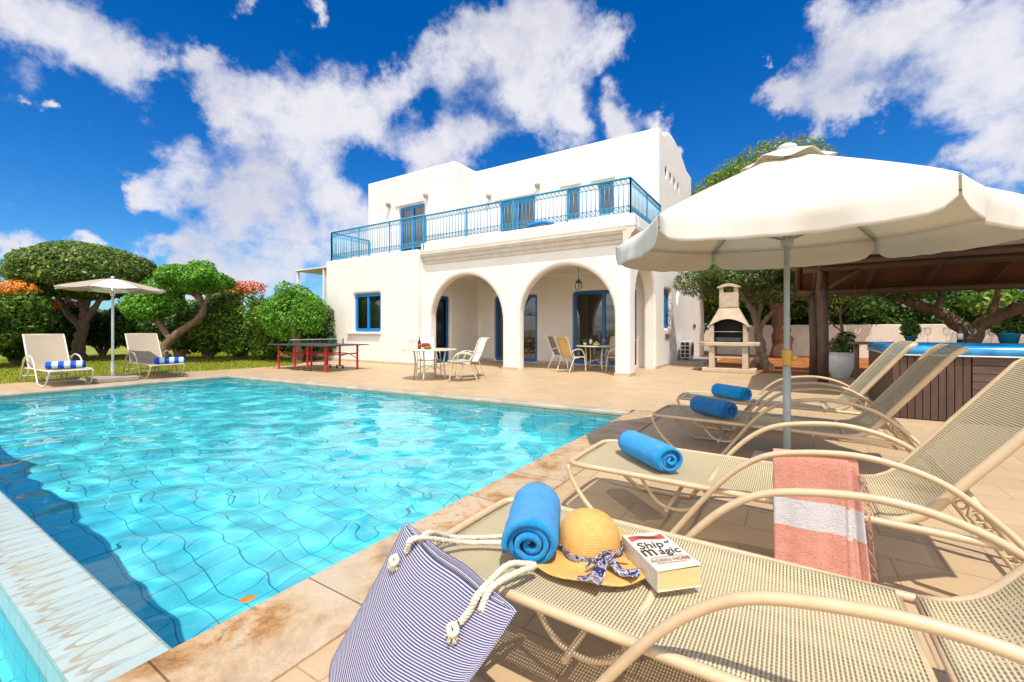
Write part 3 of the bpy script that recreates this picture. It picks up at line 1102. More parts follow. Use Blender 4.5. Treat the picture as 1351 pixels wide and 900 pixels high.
def opening(kind, ax, a, b, z0, z1, pl):
    """frame (sashes, pane, curtain) set back in the wall"""
    W, Hh = b - a, z1 - z0
    rec = .10
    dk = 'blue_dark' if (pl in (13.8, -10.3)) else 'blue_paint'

    def T(x, d, z):  # along wall, depth into wall, up
        if ax == 'y':
            return (x, pl + rec + d, z)
        if ax == 'x-':
            return (pl - rec - d, x, z)
        return (pl - rec - d, x, z)
    fr = MB()

    def bar(x0, x1, d0, d1, q0, q1, m_):
        vs = [T(x, d, z) for z in (q0, q1) for d in (d0, d1) for x in (x0, x1)]
        m_.add(vs, [(0, 2, 3, 1), (4, 5, 7, 6), (0, 1, 5, 4), (2, 6, 7, 3), (0, 4, 6, 2), (1, 3, 7, 5)])
    t_ = .07 if W > .7 else .055
    g_ = .004
    bar(a + g_, a + t_, 0, .07, z0 + g_, z1 - g_, fr)
    bar(b - t_, b - g_, 0, .07, z0 + g_, z1 - g_, fr)
    bar(a + t_, b - t_, 0, .07, z1 - t_, z1 - g_, fr)
    bar(a + t_, b - t_, 0, .07, z0 + g_, z0 + t_ * (1.6 if kind == 'door' else 1), fr)
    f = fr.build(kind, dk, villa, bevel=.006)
    sash = MB()
    c = (a + b) / 2
    if W > .9:
        bar(c - .05, c + .05, -.012, .055, z0 + t_, z1 - t_, sash)
        for xa in (a + t_, b - t_ - .045):
            bar(xa, xa + .045, .012, .055, z0 + t_, z1 - t_, sash)
        for xa, xb in ((a + t_ + .045, c - .05), (c + .05, b - t_ - .045)):
            bar(xa, xb, .012, .055, z1 - t_ - .045, z1 - t_, sash)
            bar(xa, xb, .012, .055, z0 + t_, z0 + t_ + .06, sash)
    else:
        bar(a + t_, a + t_ + .035, .012, .055, z0 + t_, z1 - t_, sash)
        bar(b - t_ - .035, b - t_, .012, .055, z0 + t_, z1 - t_, sash)
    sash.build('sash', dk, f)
    pn = MB()
    pn.add([T(a + t_, .035, z0 + t_), T(b - t_, .035, z0 + t_), T(b - t_, .035, z1 - t_), T(a + t_, .035, z1 - t_)], [(0, 1, 2, 3)])
    pn.build('pane', 'pane_glass', f)
    # curtains drawn to the sides
    spans = [(a + .02, a + .02 + W * .2), (b - .02 - W * .2, b - .02)] if W > .9 else [(a + .02, b - .02)]
    for s0, s1 in spans:
        nn = max(8, int((s1 - s0) / .025))
        cu = MB()
        cu.grid(lambda u, v: T(s0 + (s1 - s0) * u, .22 + .03 * math.sin(u * (s1 - s0) * 55), z0 + .02 + (Hh - .05) * v), nn, 1)
        cu.build('curtain', 'cloth_curtain', f)
    if kind == 'door':
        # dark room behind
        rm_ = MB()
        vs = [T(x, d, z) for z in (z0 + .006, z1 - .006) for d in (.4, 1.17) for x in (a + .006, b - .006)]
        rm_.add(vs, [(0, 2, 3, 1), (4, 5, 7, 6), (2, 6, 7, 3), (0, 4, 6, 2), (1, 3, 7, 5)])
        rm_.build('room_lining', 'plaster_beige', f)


for o_ in OPEN:
    opening(*o_)
MB().box(-14.02, -12.22, LY - .10, LY + .06, 1.03, 1.10).build('window_sill', 'cornice_stone', villa, bevel=.01)
for y_, z_ in ((14.95, .98), (19.9, 1.35)):
    MB().box(SX + .002, SX + .03, y_ - .25, y_ + .25, z_ - .07, z_ + .08).build('wall_vent', 'brown_brick', villa, bevel=.005)
# plaster hoods above the upper openings
for a, b, z, pl in ((-13.68, -12.1, 6.24, U1), (-9.6, -7.8, 6.16, U2), (-6.8, -6.0, 6.21, U2), (-5.65, -4.8, 6.19, U2)):
    MB().box(a, b, pl - .05, pl + .05, z, z + .06).build('window_hood', 'cornice_stone', villa, bevel=.012)
# wall lamps
for x, z, pl in ((-14.0, 6.38, U1), (-11.9, 6.41, U1), (-9.82, 6.38, U2), (-7.66, 6.41, U2)):
    l_ = MB().lathe([(.02, -.12), (.07, -.08), (.10, 0), (.10, .05), (.08, .07)], (x, pl - .12, z), 14).build('wall_lamp', 'cream_vane', villa)
    MB().box(x - .05, x + .05, pl - .06, pl + .01, z - .05, z + .05).build('lamp_bracket', 'ac_white', l_)

# balcony railing
rail = MB()
path = [(-15.25, 12.55), (-15.25, 10.72), (-10.3, 10.72), (-10.3, 10.8), (SX + .05, 10.85), (SX + .05, 13.85)]
zb = [3.98, 3.98, 3.98, 4.2, 4.2, 4.2]
TOP = 5.03
pts = [Vector((*p, TOP)) for p in path]
rail.tube(pts, .028, 8)
rail.tube([p - Vector((0, 0, .15)) for p in pts], .012, 6)
ro = rail.build('railing', 'rail_blue', villa)
low = MB()
segs = [(path[0], path[1], 4.0), (path[1], path[2], 4.0), (path[3], path[4], 4.18), (path[4], path[5], 4.18)]
posts, balus = [], []
for (p, q, zl) in segs:
    sb = [MB(), MB()]
    a, b = Vector((*p, 0)), Vector((*q, 0))
    L = (b - a).length
    d = (b - a) / L
    for zz_ in (zl, zl + .15):
        low.tube([a + Vector((0, 0, zz_)), b + Vector((0, 0, zz_))], .012, 6)
    n = max(2, round(L / 1.75))
    for i in range(n + 1):
        c = a + d * (L * i / n)
        posts.append((c, zl - .13))
    n = round(L / .125)
    for i in range(n):
        c = a + d * (L * (i + .5) / n)
        balus.append((c, zl + .0))
        for sbi, zc in zip(sb, (TOP - .075, zl + .075)):
            ring = [c + d * (.055 * math.cos(t)) + Vector((0, 0, zc + .055 * math.sin(t))) for t in [k * math.pi / 5 for k in range(10)]]
            sbi.tube(ring, .008, 4, closed=True)
            sbi.tube([c + d * (-.055) + Vector((0, 0, zc - .05)), c + Vector((0, 0, zc)), c + d * .055 + Vector((0, 0, zc + .05))], .005, 4)
    for sbi in sb:
        sbi.build('scroll_band', 'rail_blue', ro)
low.build('bottom_rail', 'rail_blue', ro)
for c, z in posts:
    MB().box(c.x - .02, c.x + .02, c.y - .02, c.y + .02, z, TOP).build('post', 'rail_blue', ro)
balus.sort(key=lambda t: t[0].length)
for c, z in balus[:100]:
    MB().tube([c + Vector((0, 0, z)), c + Vector((0, 0, TOP - .14))], .0115, 5).build('baluster', 'rail_blue', ro)
rest = MB()
for c, z in balus[100:]:
    rest.tube([c + Vector((0, 0, z)), c + Vector((0, 0, TOP - .14))], .0115, 5)
tag(rest.build('baluster', 'rail_blue', ro), kind='stuff')
# blue float left on the parapet
fb = MB()
fb.grid(lambda u, v: ((u - .5) * .75, (v - .5) * .3, .05 + .05 * math.sin(math.pi * u) + .01 * math.cos(v * 12)), 14, 6, .08)
fo_ = fb.build('float_cushion', 'blue_paint')
fo_.location = (-5.95, 10.9, 4.15)
tag(fo_, 'small blue cushion lying on the balcony parapet inside the railing', 'cushion')

# hanging lantern in the right arch
t_ = thing('pendant_lantern', 'small dark lantern hanging on a rod in the right arch', 'lantern', (-5.05, 11.5, 2.3))
MB().tube([(0, 0, .30), (0, 0, .88)], .008, 6).build('rod', 'dark_metal', t_)
MB().lathe([(.02, .34), (.05, .30), (.09, .26), (.1, .24)], n=12).build('cap', 'dark_metal', t_)
MB().lathe([(.085, .24), (.1, .12), (.06, .02), (.0, 0)], n=12).build('glass', 'clear_glass', t_)
cg = MB()
for k in range(6):
    a = k * math.pi / 3
    cg.tube([(.09 * math.cos(a), .09 * math.sin(a), .24), (.105 * math.cos(a), .105 * math.sin(a), .12), (.065 * math.cos(a), .065 * math.sin(a), .02)], .007, 4)
cg.build('cage', 'dark_metal', t_)

# air conditioner and its slab
tag(MB().box(-3.36, -2.35, 15.5, 18.2, -.02, .12).build('concrete_slab', 'concrete', bevel=.015), 'low grey concrete slab along the side wall under the air conditioner', 'slab')
ac = thing('air_conditioner', 'cream outdoor air conditioner with square grille beside the side wall', 'air conditioner', (-3.3, 16.5, .12))
mb = MB()
mb.box(0, .34, .03, .85, .06, .66)
mb.box(.02, .08, .1, .2, 0, .06)
mb.box(.26, .32, .1, .2, 0, .06)
mb.box(.02, .08, .65, .75, 0, .06)
mb.box(.26, .32, .65, .75, 0, .06)
mb.build('casing', 'ac_white', ac, bevel=.012)
gr = MB()
gr.box(.02, .32, .012, .0299, .08, .64)
gr.build('grille_back', 'soot_shade_dark', ac)
fr = MB()
for x in (.015, .13, .145, .16, .30):
    pass
for i in range(3):
    x = .01 + i * .15
    fr.box(x, x + .03, -.005, .0119, .07, .65)
for j in range(5):
    z = .07 + j * .1375
    for i in range(2):
        fr.box(.04 + i * .15, .16 + i * .15, -.004, .0118, z, z + .03)
fr.build('grille', 'ac_white', ac)
fb = MB()
fb.lathe([(.0, 0), (.23, 0), (.24, .01), (.24, .02)], mat=rotm((.341, .42, .36), 0, R(90), 0), n=24)
fb.build('fan_guard', 'soot_shade_dark', ac)

# ================================================================== BOUNDARY WALLS AND BUILDINGS BEHIND
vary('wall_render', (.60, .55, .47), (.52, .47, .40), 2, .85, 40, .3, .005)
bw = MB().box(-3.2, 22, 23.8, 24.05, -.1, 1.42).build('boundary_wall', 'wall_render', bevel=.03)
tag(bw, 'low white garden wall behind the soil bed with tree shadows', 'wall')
lw = MB().box(-34, -15.6, 13.2, 13.4, -.1, .62).build('garden_wall', 'stucco', bevel=.02)
lw.rotation_euler = (0, 0, 0)
tag(lw, 'low white wall glimpsed through the gaps under the left hedge', 'wall')
# terrace canopy of the house next door, above the round tree
t_ = thing('roof_canopy', 'thin white flat canopy rising behind the round tree beside the villa', 'canopy', (-20.7, 12.9, 0))
MB().box(1.3, 6.0, -1.2, 1.2, 3.9, 3.97).build('roof_slab', 'ac_white', t_, bevel=.02)
for x, y in ((1.4, -1.1), (1.4, 1.1), (3.4, -1.1), (3.4, 1.1)):
    MB().box(x - .05, x + .05, y - .05, y + .05, 0, 3.9).build('post', 'white_plastic', t_)
# neighbouring house behind the wall on the right
nb = thing('neighbour_house', 'distant pale house with blue balcony bars beyond the wall on the right', 'house', (17.5, 33, 0))
MB().box(-5, 8, 0, 7, 0, 2.1).build('wall', 'neighbour_wall', nb)
MB().box(-5, 8, 2.2, 7, 2.1, 5.6).build('wall', 'stucco', nb)
for x in (-3.6, -1.2, 1.2, 3.6):
    f = MB().box(x - .5, x + .5, 2.12, 2.2, 2.6, 4.9).build('window', 'blue_paint', nb)
    MB().box(x - .4, x + .4, 2.10, 2.119, 2.7, 4.8).build('pane', 'pane_glass', f)
rb = MB()
rb.tube([(-5, .1, 3.1), (8, .1, 3.1)], .03, 6)
for k in range(66):
    rb.tube([(-5 + k * .2, .1, 2.1), (-5 + k * .2, .1, 3.1)], .018, 4)
rb.build('balcony_railing', 'blue_paint', nb)
MB().box(-5.2, 8.2, -.1, 0, 1.9, 2.1).build('balcony_edge', 'stucco', nb)

# ================================================================== BARBECUE
bq = thing('barbecue', 'stone garden barbecue with arched hood and chimney on a slab', 'barbecue', (-1.42, 13.75, 0))
mb = MB()
mb.box(-.68, .68, -.3, .3, 0, .12)
mb.build('base_slab', 'bbq_slab', bq, bevel=.02)
for s in (-1, 1):
    MB().box(s * .42 - .075, s * .42 + .075, -.28, .28, .12, .74).build('leg', 'bbq_slab', bq, bevel=.015)
MB().box(-.344, .344, -.25, .25, .40, .45).build('shelf', 'bbq_slab', bq, bevel=.01)
mb = MB()
mb.prism([(-.76, -.2), (-.6, -.36), (.6, -.36), (.76, -.2), (.76, .34), (-.76, .34)], lambda p, h: (p[0], p[1], h), .74, .85)
mb.build('worktop', 'bbq_slab', bq, bevel=.02)
mb = MB()
for s in (-1, 1):
    mb.box(s * .42 - .055, s * .42 + .055, -.26, .28, .85, 1.34)
mb.box(-.365, .365, .2, .28, .85, 1.34)
mb.build('firebox', 'bbq_stone', bq, bevel=.01)
mb = MB()
mb.box(-.362, .362, .18, .198, .852, 1.5)
mb.box(-.363, -.35, -.2, .17, .852, 1.36)
mb.box(.35, .363, -.2, .17, .852, 1.36)
mb.build('fire_back', 'soot_shade_dark', bq)
# hood: arched front edge, tapering up
mb = MB()
n = 14
ring0, ring1 = [], []
arch = [(-.5 + 1.0 * k / n, 1.30 + .20 * math.sin(math.pi * k / n)) for k in range(n + 1)]
fv = [(x, -.30, z) for x, z in arch]
tv = [(-.24 + .48 * k / n, -.14, 1.82) for k in range(n + 1)]
mb.add(fv + tv, [(k, k + 1, n + 2 + k, n + 1 + k) for k in range(n)])
mb.add([(x, -.27, z - .0) for x, z in arch] + [(-.2 + .4 * k / n, -.11, 1.8) for k in range(n + 1)], [(k + 1, k, n + 1 + k, n + 2 + k) for k in range(n)])
mb.add([(x, -.30, z) for x, z in arch] + [(x, -.27, z) for x, z in arch], [(k + 1, k, n + 1 + k, n + 2 + k) for k in range(n)])
for s in (-1, 1):
    f = [(s * .5, -.30, 1.30), (s * .5, .30, 1.30), (s * .24, .16, 1.82), (s * .24, -.14, 1.82)]
    mb.add(f, [(0, 1, 2, 3)] if s > 0 else [(3, 2, 1, 0)])
    mb.box(s * .5 - .03, s * .5 + .03 if s > 0 else s * .5 + .03, -.3, .3, 1.27, 1.32)
mb.add([(-.5, .30, 1.3), (.5, .30, 1.3), (.24, .16, 1.82), (-.24, .16, 1.82)], [(1, 0, 3, 2)])
mb.build('hood', 'bbq_stone', bq)
mb = MB()
zc0, zc1 = 1.82, 2.24
for s in (-1, 1):
    mb.box(min(s * .24, s * .13), max(s * .24, s * .13), -.16, .16, 2.24, 2.40)
mb.box(-.24, .24, -.16, .16, zc0, zc1)
mb.build('chimney', 'bbq_stone', bq, bevel=.012)
mb = MB()
cap = [(-.29, 2.38)] + [(-.29 + .58 * k / 10, 2.41 + .09 * math.sin(math.pi * k / 10)) for k in range(11)] + [(.29, 2.38)] + [(.2 - .4 * k / 8, 2.375 + .045 * math.sin(math.pi * k / 8)) for k in range(9)]
mb.prism(cap, lambda p, h: (p[0], h, p[1]), -.2, .2)
mb.build('chimney_cap', 'bbq_stone', bq)
g_ = MB()
g_.tube([(-.36, -.2, 1.14), (.36, -.2, 1.14)], .01, 5)
for k in range(14):
    g_.tube([(-.34 + k * .052, -.2, 1.14), (-.34 + k * .052, .17, 1.14)], .005, 4)
g_.build('grill_rack', 'grey_metal', bq)
g_ = MB()
g_.prism([(-.3, .87), (.3, .87), (.33, .98), (-.33, .98)], lambda p, h: (p[0], h, p[1]), -.2, .15)
g_.build('ash_tray', 'dark_metal', bq)

# ================================================================== PERGOLA, TUB, POTS
pg = thing('pergola', 'dark timber pergola with thatched roof over the hot tub', 'pergola', (0, 0, 0))
for (x, y, z, r) in ((.65, 11.9, 2.6, .105), (.55, 13.6, 2.15, .10), (6.0, 11.9, 2.6, .105), (6.0, 13.6, 2.15, .10)):
    limbm = MB()
    limbm.tube([(x, y, 0), (x + .01, y, .8), (x - .01, y, 1.7), (x, y, z)], [r, r * .97, r, r * .95], 14)
    limbm.build('post', 'pole_wood', pg)
for (x0, y, z, r) in ((.28, 11.86, 2.56, .085), (.2, 13.6, 2.15, .08), (.2, 9.75, 2.44, .07)):
    MB().tube([(x0, y, z), (2.5, y, z + .01), (5, y, z - .01), (7.2, y, z)], r, 12).build('beam', 'beam_wood', pg)
MB().tube([(.75, 11.88, 2.12), (1.35, 11.86, 2.56)], .055, 10).build('brace', 'beam_wood', pg)
MB().tube([(.6, 13.0, 1.95), (.6, 12.3, 2.42)], .05, 10).build('brace', 'beam_wood', pg)
MB().tube([(.6, 11.6, 2.1), (.55, 11.1, 2.6)], .05, 10).build('brace', 'beam_wood', pg)


def rz_(y):
    return 2.52 + (y - 9.2) * .085 if y < 11.9 else 2.75 - (y - 11.9) * .26


for k in range(7):
    x = .55 + k * 1.05
    MB().tube([(x, 9.2, rz_(9.2) - .06), (x, 11.9, rz_(11.9) - .06), (x, 14.2, rz_(14.2) - .06)], .05, 9).build('rafter', 'beam_wood', pg)
rf = MB()
rf.grid(lambda u, v: (.25 + 7.2 * u, 9.1 + 5.2 * v, rz_(9.1 + 5.2 * v) + .035 + .012 * math.sin(u * 90) * math.sin(v * 31)), 60, 30, -.07)
rf.build('thatch_roof', 'thatch', pg)
MB().box(.2, 7.5, 9.05, 9.12, rz_(9.1) - .1, rz_(9.1) + .12).build('fascia', 'pole_wood', pg, bevel=.01)
MB().tube([(.2, 9.13, rz_(9.13)), (.2, 11.9, rz_(11.9)), (.2, 14.3, rz_(14.3))], .06, 8).build('fascia', 'pole_wood', pg)

tb = thing('hot_tub', 'square hot tub with dark timber sides and glossy blue rim', 'hot tub', (1.2, 7.8, 0))
TW, TD = 2.4, 2.1
mb = MB()
k = 0
x = 0.0
while x < .76 - .01:
    mb.box(x + .003, x + .073, 0, .03, .01, .85)
    x += .0765
mb.build('corner_panel', 'tub_slat', tb, bevel=.004)
mb = MB()
for j in range(8):
    mb.box(.775, TW - .78, 0, .03, .02 + j * .104, .02 + j * .104 + .098)
mb.build('access_panel', 'tub_board', tb, bevel=.004)
mb = MB()
x = TW - .775
while x < TW - .01:
    mb.box(x + .003, x + .073, 0, .03, .01, .85)
    x += .0775
mb.build('corner_panel', 'tub_slat', tb, bevel=.004)
mb = MB()
for k in range(27):
    mb.box(0, .03, .04 + k * .0765, .04 + k * .0765 + .071, .01, .85)
mb.build('side_panel', 'tub_slat', tb, bevel=.004)
mb = MB()
mb.box(.032, TW, .032, TD, 0, .84)
mb.build('core', 'soot_shade_dark', tb)
# rim: lofted rounded ring with dished inside
mb = MB()


def rrect(inset, z, n=6, rad=.22):
    pts = []
    x0, x1, y0, y1 = -.035 + inset, TW + .035 - inset, -.035 + inset, TD + .035 - inset
    r = max(.03, rad - inset * .5)
    for (cx, cy, a0) in ((x1 - r, y0 + r, -90), (x1 - r, y1 - r, 0), (x0 + r, y1 - r, 90), (x0 + r, y0 + r, 180)):
        for k in range(n + 1):
            a = R(a0 + 90 * k / n)
            pts.append((cx + r * math.cos(a), cy + r * math.sin(a), z))
    return pts


def rings(levels, smooth=True):
    m_ = MB()
    RR = [rrect(*lv) for lv in levels]
    n = len(RR[0])
    vs = [p for r_ in RR for p in r_]
    fs = [(i * n + k, i * n + (k + 1) % n, (i + 1) * n + (k + 1) % n, (i + 1) * n + k) for i in range(len(RR) - 1) for k in range(n)]
    m_.add(vs, fs, smooth)
    o = len(m_.v) - n
    m_.f.append(tuple(range(o, o + n)))
    m_.sm.append(False)
    m_.uv.append([(0, 0)] * n)
    return m_


rings([(.02, .872), (0, .88), (-.004, .93), (.01, .965), (.04, .985), (.10, .99), (.16, .985), (.2, .95), (.24, .88), (.30, .66), (.5, .5), (.9, .45)]).build('shell', 'spa_blue', tb)
rings([(.03, .850), (-.008, .852), (-.010, .866), (.0, .871), (.04, .8715)]).build('edge_trim', 'spa_edge', tb)
wv = MB()
wv.grid(lambda u, v: (.2 + (TW - .4) * u, .2 + (TD - .4) * v, .885 + .003 * math.sin(u * 23 + 3 * v) * math.sin(v * 19)), 30, 30)
wo_ = wv.build('water_surface', 'pane_glass', tb)

# bar shelf behind the tub with plants, glasses and a bottle
bs = thing('bar_shelf', 'dark timber shelf behind the hot tub carrying glasses and plants', 'shelf', (.95, 10.05, 0))
MB().box(0, 3.0, 0, .38, .93, .975).build('board', 'tub_board', bs, bevel=.006)
for x in (.12, 1.5, 2.85):
    MB().box(x - .035, x + .035, .15, .22, 0, .93).build('leg', 'pole_wood', bs)
SHZ = .975
SY = 10.22


def shelf_x(u):
    l = (u - 675.5) / 574.5
    return SY * (l * math.cos(AZ) - math.sin(AZ)) / (math.cos(AZ) + l * math.sin(AZ))


def wine_glass(x, y, z, label, s=1.0, group='stemmed glasses on the bar shelf'):
    t_ = thing('wine_glass', label, 'glass', (x, y, z), 0, group)
    MB().lathe([(.034 * s, 0), (.034 * s, .003), (.005 * s, .008), (.004 * s, .09 * s), (.012 * s, .1 * s), (.034 * s, .125 * s), (.042 * s, .16 * s), (.034 * s, .21 * s)], n=14).build('bowl', 'clear_glass', t_)
    return t_


for u, lb in ((1224, 'leftmost stemmed glass on the shelf, beside the green potted plant'), (1249, 'stemmed glass between the leftmost glass and the dark bottle'),
              (1283, 'stemmed glass just right of the dark bottle on the shelf'), (1308, 'stemmed glass nearest the blue plant pot on the shelf')):
    g_ = wine_glass(shelf_x(u), SY, SHZ, lb, 1.25)
b_ = thing('wine_bottle', 'dark wine bottle with pale label on the shelf behind the tub', 'bottle', (shelf_x(1266.5), SY, SHZ))
MB().lathe([(.038, 0), (.04, .01), (.04, .19), (.03, .225), (.015, .25), (.013, .31), (.016, .312), (.016, .325)], n=16).build('glass_body', 'bottle_dark', b_)
MB().lathe([(.0405, .06), (.0405, .16)], n=16).build('label', 'label_paper', b_)


def potted(name, label, loc, prof, potm, blobs, leafm, n, size, seed, stem=None, cat='potted plant', flowers=None):
    t_ = thing(name, label, cat, loc)
    MB().lathe(prof, n=24).build('pot', potm, t_)
    if stem:
        mb = MB()
        for s in stem:
            limb(mb, s[0], s[1], s[2], seed)
        mb.build('stem', 'bark', t_)
    leaves('foliage', leafm, blobs, n, size, seed, t_)
    if flowers:
        leaves('flower', 'petal_red', flowers[0], flowers[1], .035, seed + 1, t_)
    return t_


potted('potted_plant', 'bushy dark green plant in a small pot at the left end of the shelf', (shelf_x(1201), SY, SHZ), [(.06, 0), (.08, .1), (.085, .1), (.075, .105), (.0, .1)], 'pot_blue',
       [(0, 0, .24, .13, .12, .17)], 'leaf_dark', 700, .06, 31)
potted('potted_plant', 'spiky green plant in a bright blue pot on the shelf', (shelf_x(1331), SY, SHZ), [(.10, 0), (.13, .15), (.15, .16), (.15, .17), (.13, .165), (.0, .16)], 'pot_blue',
       [(0, 0, .24, .2, .17, .09)], 'leaf_dark', 700, .09, 32)
potted('flower_pot', 'white urn with a red flowering bush and slim stem beside the pergola post', (1.08, 13.35, 0),
       [(.14, 0), (.17, .02), (.27, .28), (.31, .44), (.29, .54), (.25, .58), (.28, .63), (.30, .65), (.27, .65), (.0, .60)], 'pot_white',
       [(0, 0, .78, .30, .28, .2), (.1, 0, 1.0, .2, .2, .16)], 'leaf_dark', 1500, .06, 33,
       [([(0, 0, .6), (.04, 0, 1.1), (.0, 0, 1.6), (.1, 0, 2.1)], .035, .02), ([(.03, 0, 1.15), (-.2, 0, 1.4), (-.35, 0, 1.9)], .022, .01), ([(.02, 0, 1.6), (.25, 0, 2.0), (.3, 0, 2.4)], .022, .01)],
       flowers=([(0, 0, .85, .33, .3, .2)], 60))

# ================================================================== TREES
def P3(u, v_base, z=0.0):
    d = 574.5 * (CH - z) / (v_base - 435)
    l = (u - 675.5) / 574.5 * d
    return Vector((l * math.cos(AZ) - d * math.sin(AZ), d * math.cos(AZ) + l * math.sin(AZ), 0))


RT = Vector((math.cos(AZ), math.sin(AZ), 0))   # direction across the garden


def tree(name, label, base, trunks, tr, blobs, lm, n, size, seed, bark='bark', cat='tree', extra=None, group=None, **kw):
    t_ = thing(name, label, cat, tuple(base), 0, group)
    mb = MB()
    for i, pts in enumerate(trunks):
        limb(mb, pts, tr[i][0], tr[i][1], seed + i)
    mb.build('trunk', bark, t_)
    leaves('crown', lm, blobs, n, size, seed, t_, **kw)
    if extra:
        leaves(extra[0], extra[1], extra[2], extra[3], extra[4], seed + 5, t_)
    return t_


def q(r, up, f=0):   # local offset: across, up, away
    v = RT * r + Vector((-RT.y, RT.x, 0)) * f
    return (v.x, v.y, up)


b0 = P3(103, 476)
# dome tree
bl = [(*q(.2, 3.45), 2.25, 2.1, 1.1), (*q(.2, 3.15), 2.25, 2.0, .55)] + sub_blobs(q(.2, 3.45), (2.15, 2.0, 1.0), 14, 4, (.3, .42), -.2)[1:]
tree('clipped_tree', 'large dome-shaped clipped tree with a forked trunk behind the left parasol', b0,
     [[(0, 0, -.1), q(.05, .7), q(.25, 1.5), q(.15, 2.2), q(-.1, 3.0)], [q(.2, 1.4), q(.6, 2.0), q(1.1, 2.7)], [q(.15, 1.3), q(-.45, 1.9), q(-.9, 2.7)], [q(.2, 1.7), q(.4, 2.4), q(.5, 3.0)]],
     [(.22, .11), (.13, .07), (.14, .07), (.12, .06)], bl, 'leaf_dome', 42000, .125, 5, lump=.05, shell=.84)
b1 = P3(215, 479)
bl = sub_blobs(q(1.25, 2.95), (1.35, 1.1, .62), 22, 6, (.3, .45), -.3) + [(*q(-.55, 2.35), .75, .6, .4), (*q(.1, 2.7), .9, .7, .4), (*q(-1.0, 2.1), .6, .5, .35), (*q(-.6, 1.95), .9, .7, .45), (*q(.1, 2.2), .7, .6, .45)]
tree('cloud_pruned_tree', 'bright green flat-topped tree on a leaning bare limb behind the right lounger by the lawn', b1,
     [[(0, 0, -.1), q(.05, .5), q(.5, 1.05), q(1.1, 1.45), q(1.45, 1.9), q(1.25, 2.5), q(1.0, 2.9)], [q(.3, .8), q(-.1, 1.4), q(-.4, 2.0), q(-.7, 2.5)], [q(1.4, 1.85), q(1.65, 2.4), q(1.9, 2.8)], [q(1.3, 2.3), q(.9, 2.6), q(.7, 2.9)]],
     [(.18, .07), (.12, .05), (.07, .04), (.06, .03)], bl, 'leaf_bright', 30000, .10, 8, lump=.10, bark='bark')
b2 = P3(393, 478)
bl = sub_blobs(q(-.3, 1.72), (1.28, 1.2, 1.15), 26, 9, (.28, .42), -.5)
tree('round_tree', 'bright green ball-shaped tree beside the left end of the villa', b2,
     [[(0, 0, -.1), q(.0, .5), q(-.1, 1.1), q(-.2, 1.8)]], [(.20, .1)], bl, 'leaf_bright', 30000, .085, 12, lump=.10)
# shrubs of the left hedge
HS = [(20, 481, 1.0, 1.25, 'leaf_hedge', 'flowering shrub with orange blossom at the far left edge', ('flower', 'petal_orange', 1500)),
      (-35, 486, 1.2, 1.0, 'leaf_hedge', 'leafy shrub cut by the left edge of the view', None),
      (75, 474, 1.2, 1.05, 'leaf_dark', 'shrub with red blossom between the left edge and the dome tree', ('flower', 'petal_red', 1600)),
      (135, 470, 1.3, .95, 'leaf_dark', 'dark shrub directly behind the left parasol pole', None),
      (180, 471, 1.2, 1.0, 'leaf_dark', 'dark shrub between the parasol and the leaning tree', None),
      (238, 474, 1.2, 1.0, 'leaf_dark', 'dark shrub under the bare leaning limb', None),
      (275, 474, 1.25, 1.25, 'leaf_hedge', 'yellow-green shrub right of the leaning limb', None),
      (318, 474, 1.3, 1.4, 'leaf_hedge', 'shrub topped with red blossom left of the round tree', ('flower', 'petal_red', 1100)),
      (358, 475, 1.1, .95, 'leaf_hedge', 'low shrub under the left side of the round tree', None),
      (410, 475, 1.3, 1.0, 'leaf_dark', 'dark shrub between the round tree and the villa corner', None)]
for i, (u, v, rw, rh, lm, lb, fl) in enumerate(HS):
    b = P3(u, v)
    rw *= 1.3
    rh *= 1.12
    t_ = thing('shrub', lb, 'shrub', tuple(b), 0, 'shrubs of the hedge beyond the lawn')
    mb = MB()
    for k in range(5):
        limb(mb, [(0, 0, -.05), q(.15 * (k - 2), .4), q(.35 * (k - 2), 1.0 * rh)], .07, .03, i * 7 + k, 6)
    mb.build('stem', 'bark', t_)
    bl = sub_blobs((0, 0, rh * 1.12), (rw * .95, rw * .7, rh * .95), 16, 40 + i, (.3, .45))
    leaves('foliage', lm, bl, 16000, .12, 60 + i, t_, lump=.14)
    if fl:
        if fl[2] > 1000:
            leaves(fl[0], fl[1], [(*q(.0, rh * 1.85), rw * .8, rw * .5, .28)], fl[2], .09, 80 + i, t_)
        else:
            leaves(fl[0], fl[1], [(*q(k_ * .35 - .6, rh * 1.95 + (k_ % 3) * .1), .09, .09, .22) for k_ in range(6)], fl[2] * 3, .08, 80 + i, t_)
# a palm past the left edge
pb = P3(-40, 470)
t_ = thing('palm_tree', 'palm whose frond tips poke in at the far left edge', 'palm', tuple(pb))
mb = MB()
mb.tube(spline([(0, 0, -.1), (.1, 0, 1.5), (0, 0, 3.2)], 6), [.2] * 13, 10)
mb.build('trunk', 'bark', t_)
fr = MB()
for k in range(16):
    a = k * .393 + .1
    L = 1.9
    pts = [Vector((math.cos(a) * L * s, math.sin(a) * L * s, 3.3 + .75 * math.sin(s * 2.3) - .55 * s * s)) for s in [j / 8 for j in range(9)]]
    fr.tube(pts, .018, 4)
    sd = Vector((-math.sin(a), math.cos(a), 0))
    for j in range(1, 40):
        s = j / 40
        p = pts[0].lerp(pts[0], 0)
        i0 = min(int(s * 8), 7)
        p = pts[i0].lerp(pts[i0 + 1], s * 8 - i0)
        for sg in (-1, 1):
            tip = p + sd * sg * .42 * (1 - s * .6) + Vector((math.cos(a) * .18, math.sin(a) * .18, -.16))
            fr.add([p, p + Vector((0, 0, .022)), tip], [(0, 1, 2)])
fo_ = fr.build('frond', 'leaf_hedge', t_)

